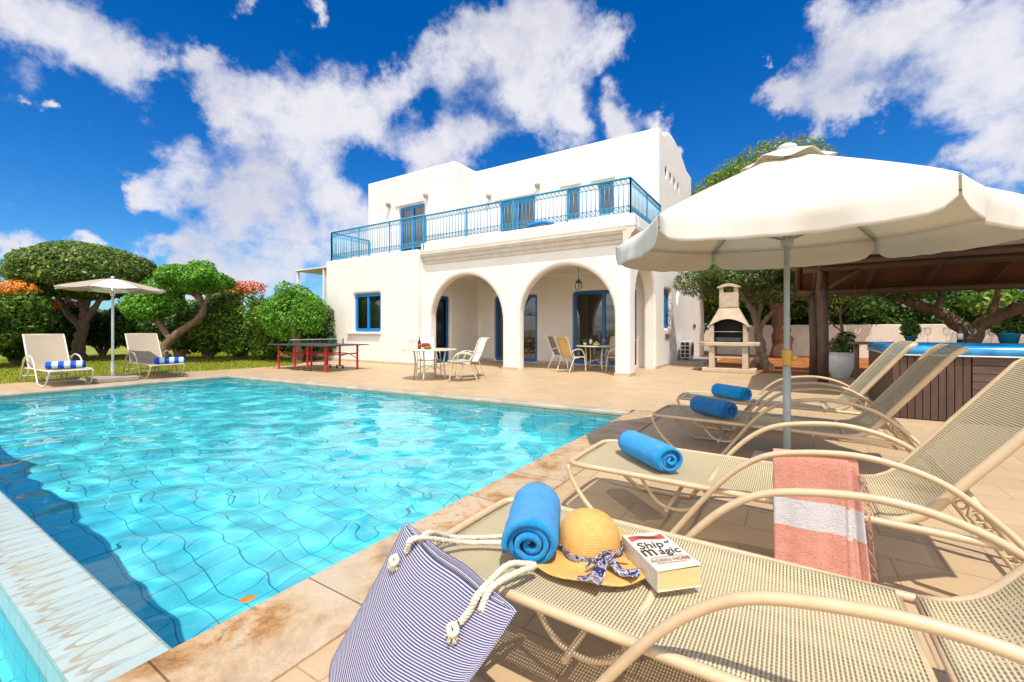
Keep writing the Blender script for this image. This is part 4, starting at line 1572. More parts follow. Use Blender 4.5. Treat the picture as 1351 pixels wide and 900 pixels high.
# tall tree behind the parasol
bt = Vector((-.35, 22.0, 0))
bl = sub_blobs((-.3, 0, 6.0), (3.7, 2.8, 3.4), 60, 14, (.2, .32), -.6) + [(-1.5, .6, 3.2, 1.8, 1.5, 1.0), (1.5, .8, 3.3, 2.0, 1.4, 1.0), (-2.6, .9, 2.7, 1.2, .9, .7)]
tt = tree('tall_tree', 'tall yellow-green tree with rust-tipped top rising behind the white parasol', bt,
          [[(0, 0, -.1), (.1, 0, 1.2), (-.1, 0, 2.6), (0, 0, 4.5), (.1, 0, 7)], [(0, 0, 2.0), (1.0, 0, 3.2), (1.8, 0, 5)], [(0, 0, 2.2), (-1.0, 0, 3.4), (-1.8, 0, 5)]],
          [(.42, .16), (.2, .08), (.2, .08)], bl, 'leaf_tall', 70000, .15, 15, bark='bark_red', asp=.32, lump=.14,
          extra=('flower', 'petal_rust', [(.3 + 2.4 * a_, .2 - b_, 6.0 + 3.45 * (1 - a_ * a_ - .08 - b_ * .08) ** .5, .13, .13, .34) for a_, b_ in [(-.85 + 1.7 * ((k_ * .618) % 1), (k_ * .37) % 1) for k_ in range(16)]], 900, .06))
# olive with pale trunk by the barbecue
bo = Vector((-.72, 15.4, 0))
bl = sub_blobs((-.2, -.3, 2.95), (1.75, 1.5, .72), 30, 16, (.25, .4), -.6) + [(-1.75, -.3, 2.75, .75, .6, .5), (1.5, -.2, 2.5, .7, .6, .5), (.4, -.4, 2.3, .8, .6, .35)]
tree('olive_tree', 'olive tree with pale twisted trunk between the barbecue and the parasol pole', bo,
     [[(.25, .1, -.05), (.05, 0, .25), (-.02, 0, .9), (-.15, 0, 1.6), (-.45, 0, 2.3), (-.7, 0, 2.9)], [(-.05, 0, 1.2), (.3, 0, 1.7), (.8, 0, 2.1), (1.2, 0, 2.6)], [(-.1, 0, 1.5), (.05, .1, 2.2), (.2, 0, 2.9)], [(-.3, 0, .02), (-.1, 0, .2), (0, 0, .6)]],
     [(.17, .06), (.08, .04), (.09, .05), (.12, .12)], bl, 'leaf_olive', 44000, .105, 18, bark='bark_pale', asp=.28, lump=.2, droop=.4)
bo = Vector((3.75, 15.0, 0))
bl = sub_blobs((0, 0, 2.75), (2.6, 1.7, .55), 34, 20, (.22, .36), -.7) + [(-2.3, 0, 2.4, .9, .7, .35), (2.6, 0, 2.6, .9, .7, .4), (4.0, 0, 2.8, 1.3, .9, .5), (-1.2, 0, 2.25, .8, .6, .3)]
tree('olive_tree', 'spreading olive tree with a V-shaped trunk behind the hot tub', bo,
     [[(.1, 0, -.05), (.0, 0, .6), (-.05, 0, 1.1), (-.5, 0, 1.6), (-1.2, 0, 1.95), (-2.0, 0, 2.4)], [(-.02, 0, .9), (.25, 0, 1.35), (.9, 0, 1.75), (1.9, 0, 2.15), (2.8, 0, 2.5)], [(.3, 0, 1.4), (.45, 0, 1.9), (.5, 0, 2.5)], [(-.6, 0, 1.65), (-.5, 0, 2.1), (-.6, 0, 2.6)]],
     [(.24, .07), (.19, .07), (.08, .04), (.08, .04)], bl, 'leaf_olive', 44000, .11, 22, bark='bark', asp=.3, lump=.2)
# dark shrubs behind the right wall
RS = [(-2.2, 25.0, 2.2, 'leaf_dark', 'dark tall shrub behind the wall at its left end'), (1.4, 25.0, 2.3, 'leaf_dark', 'dark shrub behind the wall left of the pergola posts'),
      (4.6, 25.4, 2.2, 'leaf_dark', 'dark shrub behind the wall beyond the white urn'), (7.8, 25.0, 1.9, 'leaf_hedge', 'lighter green shrub behind the wall seen under the pergola roof'),
      (10.9, 25.2, 2.1, 'leaf_dark', 'dark shrub behind the wall beyond the hot tub'), (-5.2, 27, 2.3, 'leaf_dark', 'dark shrub showing between the villa side and the barbecue'),
      (-.2, 29.5, 3.0, 'leaf_dark', 'taller dark shrub further back, seen over the wall left of the urn'), (6.2, 29.5, 3.0, 'leaf_dark', 'taller dark shrub further back, seen over the wall right of the urn'),
      (13.5, 30, 3.0, 'leaf_dark', 'taller dark shrub further back at the right, beyond the hot tub'), (20.5, 27.5, 1.6, 'leaf_dark', 'dark shrub at the far right behind the wall')]
for i, (x, y, rh, lm, lb) in enumerate(RS):
    t_ = thing('shrub', lb, 'shrub', (x, y, 0), 0, 'shrubs behind the right garden wall')
    mb = MB()
    for k in range(4):
        limb(mb, [(0, 0, -.05), (.2 * (k - 1.5), 0, .8), (.7 * (k - 1.5), 0, 2.0)], .1, .04, i * 5 + k, 6)
    mb.build('stem', 'bark', t_)
    leaves('foliage', lm, sub_blobs((0, 0, rh * 1.05), (2.0, 1.3, rh), 18, 90 + i, (.28, .42)) + ([(dx_, -1.25, 2.2, .9, .75, .5) for dx_ in (-1.2, 0, 1.2)] if i in (0, 1, 3, 4) else []), 17000, .17, 100 + i, t_, lump=.15)

# grass blades on the visible lawn
g = np.random.default_rng(5)
n = 60000
X = g.uniform(-27, -14.2, n)
Y = g.uniform(.5, 12.5, n)
ok = (X < np.interp(Y, [2.4, 5.9, 8.4, 10.2], [LX, -14.35, -14.1, -15.8]) - .03)
X, Y = X[ok], Y[ok]
n = len(X)
a = g.uniform(0, 6.28, n)
hgt = g.uniform(.025, .07, n)
wd = g.uniform(.006, .014, n)
base = np.stack([X, Y, np.full(n, -.012)], 1)
dv = np.stack([np.cos(a), np.sin(a), np.zeros(n)], 1)
lean = np.stack([g.normal(0, .02, n), g.normal(0, .02, n), hgt], 1)
V = np.stack([base - dv * wd[:, None], base + dv * wd[:, None], base + lean], 1).reshape(-1, 3)
me = bpy.data.meshes.new('grass')
me.vertices.add(3 * n)
me.vertices.foreach_set('co', V.ravel())
me.loops.add(3 * n)
me.loops.foreach_set('vertex_index', np.arange(3 * n))
me.polygons.add(n)
me.polygons.foreach_set('loop_start', np.arange(n) * 3)
me.polygons.foreach_set('loop_total', np.full(n, 3))
at = me.attributes.new('rnd', 'FLOAT', 'FACE')
at.data.foreach_set('value', g.random(n).astype(np.float32))
me.update()
me.materials.append(M['grass_blade'])
go = bpy.data.objects.new('grass', me)
col.objects.link(go)
tag(go, 'short mown yellow-green grass', 'grass', kind='stuff')


# ================================================================== SUN LOUNGERS
def lounger(label, loc, rz, frame='frame_beige', sling='sling_beige', ang=53, group='sun loungers beside the pool'):
    t_ = thing('sun_lounger', label, 'sun lounger', loc, rz, group)
    HW = .345
    rr = .0165
    # seat rail: one bent tube round the foot end
    pts = [(1.93, -HW, .32), (1.5, -HW, .335), (.3, -HW, .345), (.12, -HW, .345), (.03, -HW + .03, .343), (.0, -HW + .12, .34),
           (.0, HW - .12, .34), (.03, HW - .03, .343), (.12, HW, .345), (.3, HW, .345), (1.5, HW, .335), (1.93, HW, .32)]
    MB().tube(spline(pts, 5), rr, 12).build('seat_rail', frame, t_)
    for x in (.82, 1.5):
        MB().tube([(x, -HW, .325), (x, HW, .325)], .014, 8).build('cross_bar', frame, t_)
    # seat sling
    W2 = HW - .004

    def seat(u, v):
        x = .035 + 1.46 * u
        e = min(1, max(0, x / .13))
        hw = W2 - .10 * (1 - e) ** 2
        y = -hw + 2 * hw * v
        z = .352 - .022 * math.sin(math.pi * v) * min(1, u * 6) * min(1, (1 - u) * 8 + .35)
        if x < .07:
            z -= (.07 - x) * .25
        return (x, y, z)
    MB().grid(seat, 60, 20, .0025, 1.46, 2 * W2).build('seat_sling', sling, t_)
    # backrest
    A0 = Vector((1.55, 0, .335))
    ca, sa = math.cos(R(ang)), math.sin(R(ang))

    def bk(s):  # curve start flat then rising
        L = 1.02
        q_ = s * L
        bend = .20
        if q_ < bend:
            k = q_ / bend
            th = R(ang) * k / 2
            return Vector((A0.x + q_ * math.cos(th), 0, A0.z + .012 + q_ * math.sin(th))), R(ang) * k
        th = R(ang) / 2
        b0_ = Vector((A0.x + bend * math.cos(th), 0, A0.z + .012 + bend * math.sin(th)))
        r_ = q_ - bend
        tip = max(0, q_ - (L - .07))
        return b0_ + Vector((ca * r_ + tip * .2, 0, sa * r_ - tip * .25)), R(ang)
    for s in (-1, 1):
        MB().tube([bk(k / 14)[0] + Vector((0, s * (HW - .012), -.012)) for k in range(15)], .0175, 10, flat=1.25).build('back_rail', frame, t_)
    tp = bk(1)[0]
    MB().tube([tp + Vector((0, -HW + .012, -.012)), tp + Vector((0, HW - .012, -.012))], .016, 10).build('head_bar', frame, t_)
    bt_ = bk(0)[0]
    MB().tube([bt_ + Vector((0, -HW + .012, -.012)), bt_ + Vector((0, HW - .012, -.012))], .013, 8).build('hinge_bar', frame, t_)

    def back(u, v):
        p, th = bk(u)
        y = -(HW - .006) + 2 * (HW - .006) * v
        sag = .018 * math.sin(math.pi * v) * min(1, u * 8) * min(1, (1 - u) * 8)
        return (p.x + math.sin(th) * sag, y, p.z + .008 - math.cos(th) * sag)
    MB().grid(back, 44, 20, .0025, .98, 2 * HW).build('back_sling', sling, t_)
    # arms
    arm = [(.62, 0, .02), (.70, 0, .13), (.80, 0, .27), (.90, 0, .40), (1.0, 0, .50), (1.12, 0, .575), (1.28, 0, .612), (1.45, 0, .625), (1.60, 0, .605), (1.75, 0, .55), (1.88, 0, .45), (1.99, 0, .335), (2.11, 0, .17), (2.22, 0, .02)]
    leg = [(.0, 0, .33), (.03, 0, .25), (.12, 0, .13), (.25, 0, .03), (.33, 0, .018), (.5, 0, .016), (.62, 0, .02)]
    for s in (-1, 1):
        y = s * (HW + .035)
        MB().tube(spline([(x, y, z) for x, _, z in arm], 5), .0148, 12).build('arm', frame, t_)
        y2 = s * (HW - .01)
        MB().tube(spline([(x, y2 + s * .03 * min(1, x / .4), z) for x, _, z in leg], 4), .0145, 10).build('leg', frame, t_)
        lp = [(.42, .33), (.47, .25), (.54, .17), (.62, .145), (.70, .155), (.78, .21), (.84, .33)]
        MB().tube(spline([(x, s * (HW - .12), z) for x, z in lp], 4), .0105, 8).build('support_loop', frame, t_)
        MB().tube([(1.70, s * (HW + .022), .575), (1.70, s * (HW + .0), .50), ], .012, 6)
        # slotted prop for the backrest
        a_ = bk(.34)[0] + Vector((.02, s * (HW - .06), -.04))
        b_ = Vector((2.16, s * (HW - .06), .05))
        MB().tube([a_, b_], .013, 8, flat=1.0).build('back_prop', frame, t_)
        d_ = (b_ - a_)
        nn = Vector((-d_.z, 0, d_.x)).normalized()
        if nn.z > 0:
            nn = -nn
        rk = MB()
        rk.tube([a_ + d_ * .08, a_ + d_ * .16 + nn * .05, a_ + d_ * .75 + nn * .055, a_ + d_ * .86], .009, 6)
        for k in range(5):
            c = a_ + d_ * (.2 + .13 * k) + nn * .028
            rk.tube([c + Vector((math.cos(t) * .022, 0, math.sin(t) * .022)) for t in [j * math.pi / 5 for j in range(10)]], .006, 5, closed=True)
        rk.build('notched_rack', frame, t_)
        MB().lathe([(.0, 0), (.008, 0), (.009, .004), (.0, .006)], mat=rotm((1.72, s * (HW + .0), .33), R(-90 * s), 0, 0), n=8).build('bolt', 'dark_metal', t_)
    MB().tube([(2.14, -HW - .02, .13), (2.14, HW + .02, .13)], .013, 8).build('cross_bar', frame, t_)
    MB().tube([(.60, -HW + .07, .15), (.60, HW - .07, .15)], .012, 8).build('cross_bar', frame, t_)
    return t_


proto = lounger('nearest sun lounger holding the striped bag, straw hat and book', (-1.2, 1.53, 0), R(0.0))
L2 = copy_tree(proto)
L2['label'] = 'second sun lounger from the camera, with the pink towel over its arm'
L2.location = (-1.2, 2.895, 0)
L2.rotation_euler = (0, 0, R(0))
L3 = copy_tree(proto)
L3['label'] = 'sun lounger shaded by the parasol with a blue towel roll'
L3.location = (-1.15, 4.78, 0)
L3.rotation_euler = (0, 0, R(-1))
L4 = copy_tree(proto)
L4['label'] = 'farthest sun lounger of the front row, beyond the shaded one'
L4.location = (-1.18, 6.05, 0)
L4.rotation_euler = (0, 0, R(1))
L5 = lounger('white sun lounger at far left of the pool with a striped towel roll', (-12.75, 2.78, 0), R(180), 'frame_white', 'sling_stone', 55, 'sun loungers across the pool')
L6 = copy_tree(L5)
L6['label'] = 'sun lounger across the pool to the right of the small parasol'
L6.location = (-12.85, 4.5, 0)
L6.rotation_euler = (0, 0, R(176))
for ch in L6.children:
    for s_ in ch.material_slots:
        if s_.material == M['frame_white']:
            s_.link = 'OBJECT'
            s_.material = M['frame_cream']


# ------------------------------------------------------------------ towel rolls
def towel_roll(label, a, b, rad, mat, seed, group='rolled towels on the loungers', turns=3.3, squash=.9):
    """a rolled towel lying between points a and b (centre of the roll axis)"""
    a, b = Vector(a), Vector(b)
    c = (a + b) / 2
    t_ = thing('rolled_towel', label, 'towel', (c.x, c.y, c.z - rad * squash), 0, group)
    ax = (b - a)
    L = ax.length
    ax = ax.normalized()
    sd = ax.cross(Vector((0, 0, 1))).normalized()
    up = sd.cross(ax)
    g = random.Random(seed)
    ph = [g.uniform(0, 6.28) for _ in range(6)]

    def sp(s, w, off=0.0):
        # spiral: s 0..1 from the core to the outside, w along the axis
        th = s * turns * 2 * math.pi + 2.2
        r = rad * (.02 + .98 * s ** .85) + off
        k = 1 + .03 * math.sin(th * 1.3 + ph[0] + w * 4) + .018 * math.sin(w * 19 + ph[1] + th)
        e = abs(w - .5) * 2
        end = 1 - .10 * max(0, (e - .86) / .14) ** 2
        x = math.cos(th) * r * k * 1.05 * end
        z = math.sin(th) * r * k * squash * end
        z = max(z, -rad * squash * .97)
        sh = .012 * math.sin(s * 9 + ph[2]) * (1 if w > .5 else -1) * (e > .9)
        p = ax * ((w - .5) * L + sh) + sd * x + up * (z + rad * squash)
        return p
    MB().grid(lambda u, v: sp(u, v), int(turns * 26), 16, rad * .2, 2.0, L).build('towel_cloth', mat, t_)
    return t_


SZ = .352
towel_roll('bright blue towel roll beside the straw hat on the nearest lounger', (-.775, 1.34, SZ + .080), (-.935, 1.70, SZ + .082), .089, 'towel_blue', 1, turns=3.2)
towel_roll('bright blue towel roll on the second lounger', (-.59, 2.68, SZ + .073), (-.93, 3.0, SZ + .073), .079, 'towel_blue', 2)
towel_roll('blue towel roll with the parasol shade painted into its colour', (-.46, 4.62, SZ + .075), (-.81, 4.88, SZ + .075), .085, 'towel_blue_shaded', 3)
towel_roll('small bright blue towel roll on the farthest front lounger', (-.42, 5.86, SZ + .075), (-.78, 6.15, SZ + .075), .085, 'towel_blue', 4)
towel_roll('blue and white striped towel roll on the far left lounger', (-13.55, 2.55, SZ + .07), (-13.35, 3.12, SZ + .07), .085, 'towel_striped', 5, 'striped towel rolls across the pool')
towel_roll('blue and white striped towel roll on the lounger right of the small parasol', (-13.2, 4.35, SZ + .07), (-13.0, 4.9, SZ + .07), .085, 'towel_striped', 6, 'striped towel rolls across the pool')
for o in bpy.data.objects:
    if o.name.startswith('towel_cloth') and o.data.materials[0] == M['towel_striped']:
        uvd = o.data.uv_layers[0].data
        for l_ in uvd:
            l_.uv = (l_.uv[1], l_.uv[0])

# ------------------------------------------------------------------ pink towel over the arm
pt = thing('beach_towel', 'pink towel with a white band draped over a lounger arm', 'towel', (.08, 2.53, 0))


def drape(x0, x1, yo, zlow, back, ph, amp=.006):
    top0 = .625

    def f(u, v):
        # v: 0 back bottom ... over arm ... 1 front bottom
        x = x0 + (x1 - x0) * u
        zt_ = top0 - .33 * (x + .08 - .20) ** 2 + yo * .5 + .006
        s = v
        Lb, Lf = back, zt_ - zlow
        cv = Lb / (Lb + Lf)
        r_ = .024 + yo
        if s < cv:
            k = s / cv
            y = r_
            z = zt_ - Lb * (1 - k)
        else:
            k = (s - cv) / (1 - cv)
            y = -r_
            z = zt_ - Lf * k
            y -= .02 * k + .03 * k * k
            x = x + .045 * k * (u + .25) * .8
        e = min(abs(s - cv) / .05, 1)
        y *= math.sin(e * math.pi / 2) if e < 1 else 1
        z += (1 - e) * 0.0 - (e * .018 if e < 1 else .018)
        w_ = amp * math.sin(u * 9 + ph) * min(1, abs(s - cv) * 4) + .005 * math.sin(u * 23 + ph * 2 + s * 3) * abs(s - cv)
        return (x, y + w_, z)
    return f


MB().grid(drape(-.145, .15, .004, .09, .30, 1.0), 30, 60, -.009, .3, 1.0).build('front_layer', 'towel_pink', pt)
for o in bpy.data.objects:
    pass
MB().grid(drape(.13, .185, .0, .075, .30, 2.5, .010), 12, 60, -.007, .06, 1.0).build('side_fold', 'towel_pink', pt)
fr = MB()
g = random.Random(9)
for k in range(26):
    z = .06 + .5 * k / 26
    x = .20 + .04 * (1 - k / 26) + g.uniform(-.004, .004)
    fr.tube([(x - .01, -.035, z + .01), (x + .012, -.045 + g.uniform(-.01, .01), z - .012), (x + .016, -.045, z - .03)], .0022, 4)
fr.build('fringe', 'towel_pink', pt)


# ================================================================== STRIPED BAG
bg_ = thing('beach_bag', 'navy and white striped canvas beach bag leaning on the nearest lounger', 'bag', (-1.0, 1.0, 0))
O = Vector((-1.0, 1.0, 0))
TL, TR_ = Vector((-1.215, 1.165, .475)), Vector((-.655, 1.06, .395))
BL, BR = Vector((-1.375, .985, .015)), Vector((-.83, .865, .015))


def bagf(side):
    def f(u, v):
        # u along the mouth, v 0 bottom .. 1 top
        bot = BL.lerp(BR, u)
        top = TL.lerp(TR_, u)
        p = bot.lerp(top, v)
        nrm = Vector((.18, .85 if side > 0 else .85, .35)).normalized()
        bulge = (math.sin(math.pi * u) ** .55) * (.085 * (1 - v) ** .7 * (1 if v > 0 else 1) + .022)
        sgn = side
        off = nrm * sgn * bulge
        # rounded right bottom corner and slumped mouth
        p = p + off
        p.z += -.02 * math.sin(math.pi * u) * v ** 3
        cr = max(0, u - .72) / .28
        p.z += .10 * cr * cr * (1 - v) ** 2
        cl = max(0, .2 - u) / .2
        p.z += .03 * cl * cl * (1 - v) ** 2
        # soft creases
        p += nrm * .006 * math.sin(u * 6.5 + v * 4) * math.sin(math.pi * u) + nrm * .0022 * math.sin(u * 15 - v * 7) * math.sin(math.pi * u)
        p.z = max(p.z, .004)
        return p - O
    return f


MB().grid(bagf(-1), 44, 34, .004, .56, .42).build('front_panel', 'bag_stripe', bg_)
MB().grid(bagf(1), 44, 34, -.004, .56, .42).build('back_panel', 'bag_stripe', bg_)
# inner hem strip folded at the mouth
hem = MB()
hem.grid(lambda u, v: bagf(-1)(.03 + .88 * u, 1) + Vector((.0, .012 + .012 * math.sin(math.pi * u), -.045 * v + .003)), 40, 3, .002, .56, .05)
hem.build('hem', 'bag_stripe', bg_)


def rope(path, r=.0085, n=8):
    """twisted three-strand rope"""
    P = spline(path, 14)
    tot = 0
    mb = MB()
    for s in range(3):
        pts = []
        tot = 0
        nrm = None
        for i, p in enumerate(P):
            tg = (P[min(i + 1, len(P) - 1)] - P[max(i - 1, 0)]).normalized()
            if nrm is None:
                nrm = tg.orthogonal().normalized()
            nrm = (nrm - tg * nrm.dot(tg)).normalized()
            bn = tg.cross(nrm)
            if i:
                tot += (p - P[i - 1]).length
            a = tot / .034 * 2 * math.pi + s * 2.094
            pts.append(p + (nrm * math.cos(a) + bn * math.sin(a)) * r * .52)
        mb.tube(pts, r * .62, 7)
    return mb


def bp_(u, v, d=0.0, side=-1):
    return bagf(side)(u, v) + Vector((0, -d, 0))


h1 = [bp_(.16, .93, .01), bp_(.19, 1.0, .01) + Vector((0, .0, .02)), Vector((-1.05, 1.31, .385)) - O, Vector((-.92, 1.42, .372)) - O, Vector((-.83, 1.47, .372)) - O, Vector((-.84, 1.50, .372)) - O,
      Vector((-.95, 1.46, .372)) - O, Vector((-1.10, 1.33, .382)) - O, bp_(.19, 1.0, -.03) + Vector((0, .02, .015)), bp_(.2, .92, -.02)]
rope(h1, .0105).build('rope_handle', 'cotton_rope', bg_)
h2 = [bp_(.76, .84, .012), bp_(.77, .93, .016), bp_(.775, 1.0, .012) + Vector((0, 0, .015)), Vector((-.775, 1.19, .43)) - O, Vector((-.755, 1.28, .40)) - O, Vector((-.735, 1.30, .39)) - O,
      Vector((-.745, 1.20, .41)) - O, bp_(.81, 1.0, -.012) + Vector((0, .01, .02)), bp_(.82, .93, .0)]
rope(h2, .0105).build('rope_handle', 'cotton_rope', bg_)


def knot(c, seed):
    g = random.Random(seed)
    mb = MB()
    c = Vector(c)
    mb.tube(spline([c + Vector((.0, -.005, .02)), c + Vector((.016, -.012, .006)), c + Vector((0, -.018, -.008)), c + Vector((-.016, -.01, .004)), c + Vector((-.004, .004, .012))], 5), .0095, 8)
    for k in range(70):
        d = Vector((g.gauss(0, 1), g.gauss(-.3, .8), g.gauss(-.9, .8))).normalized()
        p = c + Vector((0, -.01, -.006))
        mb.tube([p, p + d * .014, p + d * .026 + Vector((0, 0, -.003))], [.0026, .002, .001], 4, caps=False)
    return mb


knot(bp_(.12, .84, .008), 1).build('knot', 'cotton_rope', bg_)
knot(bp_(.755, .80, .014), 2).build('knot', 'cotton_rope', bg_)

# ================================================================== STRAW HAT
HC = Vector((-.635, 1.545, SZ + .004))
ht = thing('straw_hat', 'golden straw sun hat with a patterned scarf tied round it', 'hat', tuple(HC), R(20))
prof = [(.235, .006), (.225, .010), (.19, .006), (.15, .006), (.122, .010), (.112, .02), (.111, .05), (.108, .08), (.098, .112), (.078, .138), (.05, .154), (.02, .160), (.0, .161)]
mb = MB()
n = 64
vs = []
for (r, z) in prof:
    for k in range(n):
        a = 2 * math.pi * k / n
        wz = (r > .15) * (.008 * math.sin(a * 3 + .5) + .004 * math.sin(a * 7)) * (r - .13) * 9
        vs.append((r * math.cos(a) * 1.04, r * math.sin(a) * .97, z + wz + (.006 if r > .15 else 0)))
fs = [(i * n + k, i * n + (k + 1) % n, (i + 1) * n + (k + 1) % n, (i + 1) * n + k) for i in range(len(prof) - 1) for k in range(n)]
mb.add(vs, fs, True)
hb = mb.build('straw_body', 'straw', ht)
sd_ = hb.modifiers.new('sub', 'SUBSURF')
sd_.levels = sd_.render_levels = 1
so_ = hb.modifiers.new('sol', 'SOLIDIFY')
so_.thickness = .003
band = MB()
band.grid(lambda u, v: ((.1165 + .003 * math.sin(u * 40)) * math.cos(u * 6.2832) * 1.04, (.1165 + .003 * math.sin(u * 40)) * math.sin(u * 6.2832) * .97, .016 + .026 * v + .004 * math.sin(u * 14)), 90, 4, .003)
band.build('scarf_band', 'scarf', ht)
# bow on the camera side
va = math.atan2(-HC.y, -HC.x) - R(20) + R(28)
kn = Vector((.13 * math.cos(va), .13 * math.sin(va), .04))
kd = Vector((math.cos(va), math.sin(va), 0))
ks = Vector((-math.sin(va), math.cos(va), 0))
bow = MB()
bow.lathe([(0, -.022), (.016, -.018), (.022, 0), (.016, .018), (0, .022)], tuple(kn), 12)


def tail(dirv, L, w0, w1, tw):
    def f(u, v):
        c = kn + dirv * (L * u) + Vector((0, 0, -.018 * min(1, u * 3) + .005 * math.sin(u * 8)))
        wd = w0 + (w1 - w0) * u
        side_ = dirv.cross(Vector((0, 0, 1))).normalized()
        return c + side_ * (v - .5) * wd + Vector((0, 0, .006 * math.sin(v * 7 + u * 6 + tw) + .004))
    return f


for dv, L, w0, w1, tw in ((kd * .55 - ks * .8, .145, .022, .08, 0), (kd * .85 + ks * .5, .115, .022, .07, 1.5), (-ks * .2 + kd * .1, .01, .02, .02, 0)):
    bow.grid(tail(dv.normalized(), L, w0, w1, tw), 14, 8, .002)
for sg in (-1, 1):
    bow.grid(lambda u, v: kn + ks * sg * (.085 * math.sin(math.pi * u * .5)) * 1.0 + Vector((0, 0, .024 * math.cos(u * math.pi) + .012)) + kd * (.004 + .012 * v - .006 * u), 14, 4, .002)
bow.build('scarf_bow', 'scarf', ht)

# ================================================================== BOOK
bk_ = thing('book', 'thick paperback lying cover up beside the straw hat', 'book', (-.384, 1.572, SZ + .006), math.atan2(.126, .119) - R(2))
BW, BLn, BT = .160, .250, .066
pg_ = MB().box(-BW / 2 + .004, BW / 2 - .003, -BLn / 2 + .003, BLn / 2 - .003, .002, BT - .002)
pg_.build('pages', 'pages', bk_)
cv = MB()
cv.box(-BW / 2, BW / 2, -BLn / 2, BLn / 2, 0, .0018)
cv.box(-BW / 2, -BW / 2 + .003, -BLn / 2, BLn / 2, .0019, BT - .0001)
cv.grid(lambda u, v: (-BW / 2 + BW * u, -BLn / 2 + BLn * v, BT + .0015 + .005 * u * (1 - v) ** 2), 10, 10, .0016, smooth=False)
cv.build('cover', 'book_cover', bk_)


def text(body, size, x, y, z, mat, parent, name, ext=.0004, shear=0.0, sx=1.0):
    cu = bpy.data.curves.new(name, 'FONT')
    cu.body = body
    cu.size = size
    cu.align_x = 'CENTER'
    cu.extrude = ext
    cu.shear = shear
    cu.offset = .0001
    o = bpy.data.objects.new(name, cu)
    col.objects.link(o)
    bpy.context.view_layer.update()
    d_ = bpy.context.evaluated_depsgraph_get()
    me = bpy.data.meshes.new_from_object(o.evaluated_get(d_))
    bpy.data.objects.remove(o)
    o = bpy.data.objects.new(name, me)
    col.objects.link(o)
    me.materials.clear()
    me.materials.append(M[mat])
    o.parent = parent
    o.location = (x, y, z)
    o.scale = (sx, 1, 1)
    return o


zt_ = BT + .0040
text('Ship', .062, -.018, .012, zt_, 'ink_black', bk_, 'title', shear=.15, sx=.95)
text('of', .026, .052, .034, zt_ + .0002, 'ink_black', bk_, 'title', shear=.15)
text('m', .088, -.048, -.037, zt_ + .001, 'ink_black', bk_, 'title', sx=.8)
text('agic', .056, .026, -.035, zt_ + .001, 'ink_black', bk_, 'title', shear=.15, sx=.95)
text('ROBIN HOBB', .026, .0, -.082, zt_ + .003, 'ink_tan', bk_, 'author_name', sx=.92)
em = MB()
em.grid(lambda u, v: ((u - .5) * .135, .088 + (v - .5) * (.036 - .012 * math.sin(u * 3.14)) + .006 * math.sin(u * 6.28), BT + .0030), 24, 4, .0008, smooth=False)
em.build('emblem', 'ink_red', bk_)
em = MB()
em.grid(lambda u, v: ((u - .5) * .10, .088 + (v - .5) * .012 * math.sin(math.pi * u) + .006 * math.sin((.13 + u * .74) * 6.28), BT + .0036), 16, 3, .0004, smooth=False)
em.build('emblem_band', 'ink_black', bk_)
ln = MB()
for y in (-.052, -.090):
    ln.box(-.06, .06, y, y + .0012, BT + .0045, BT + .0058)
ln.build('rule_line', 'ink_tan', bk_)


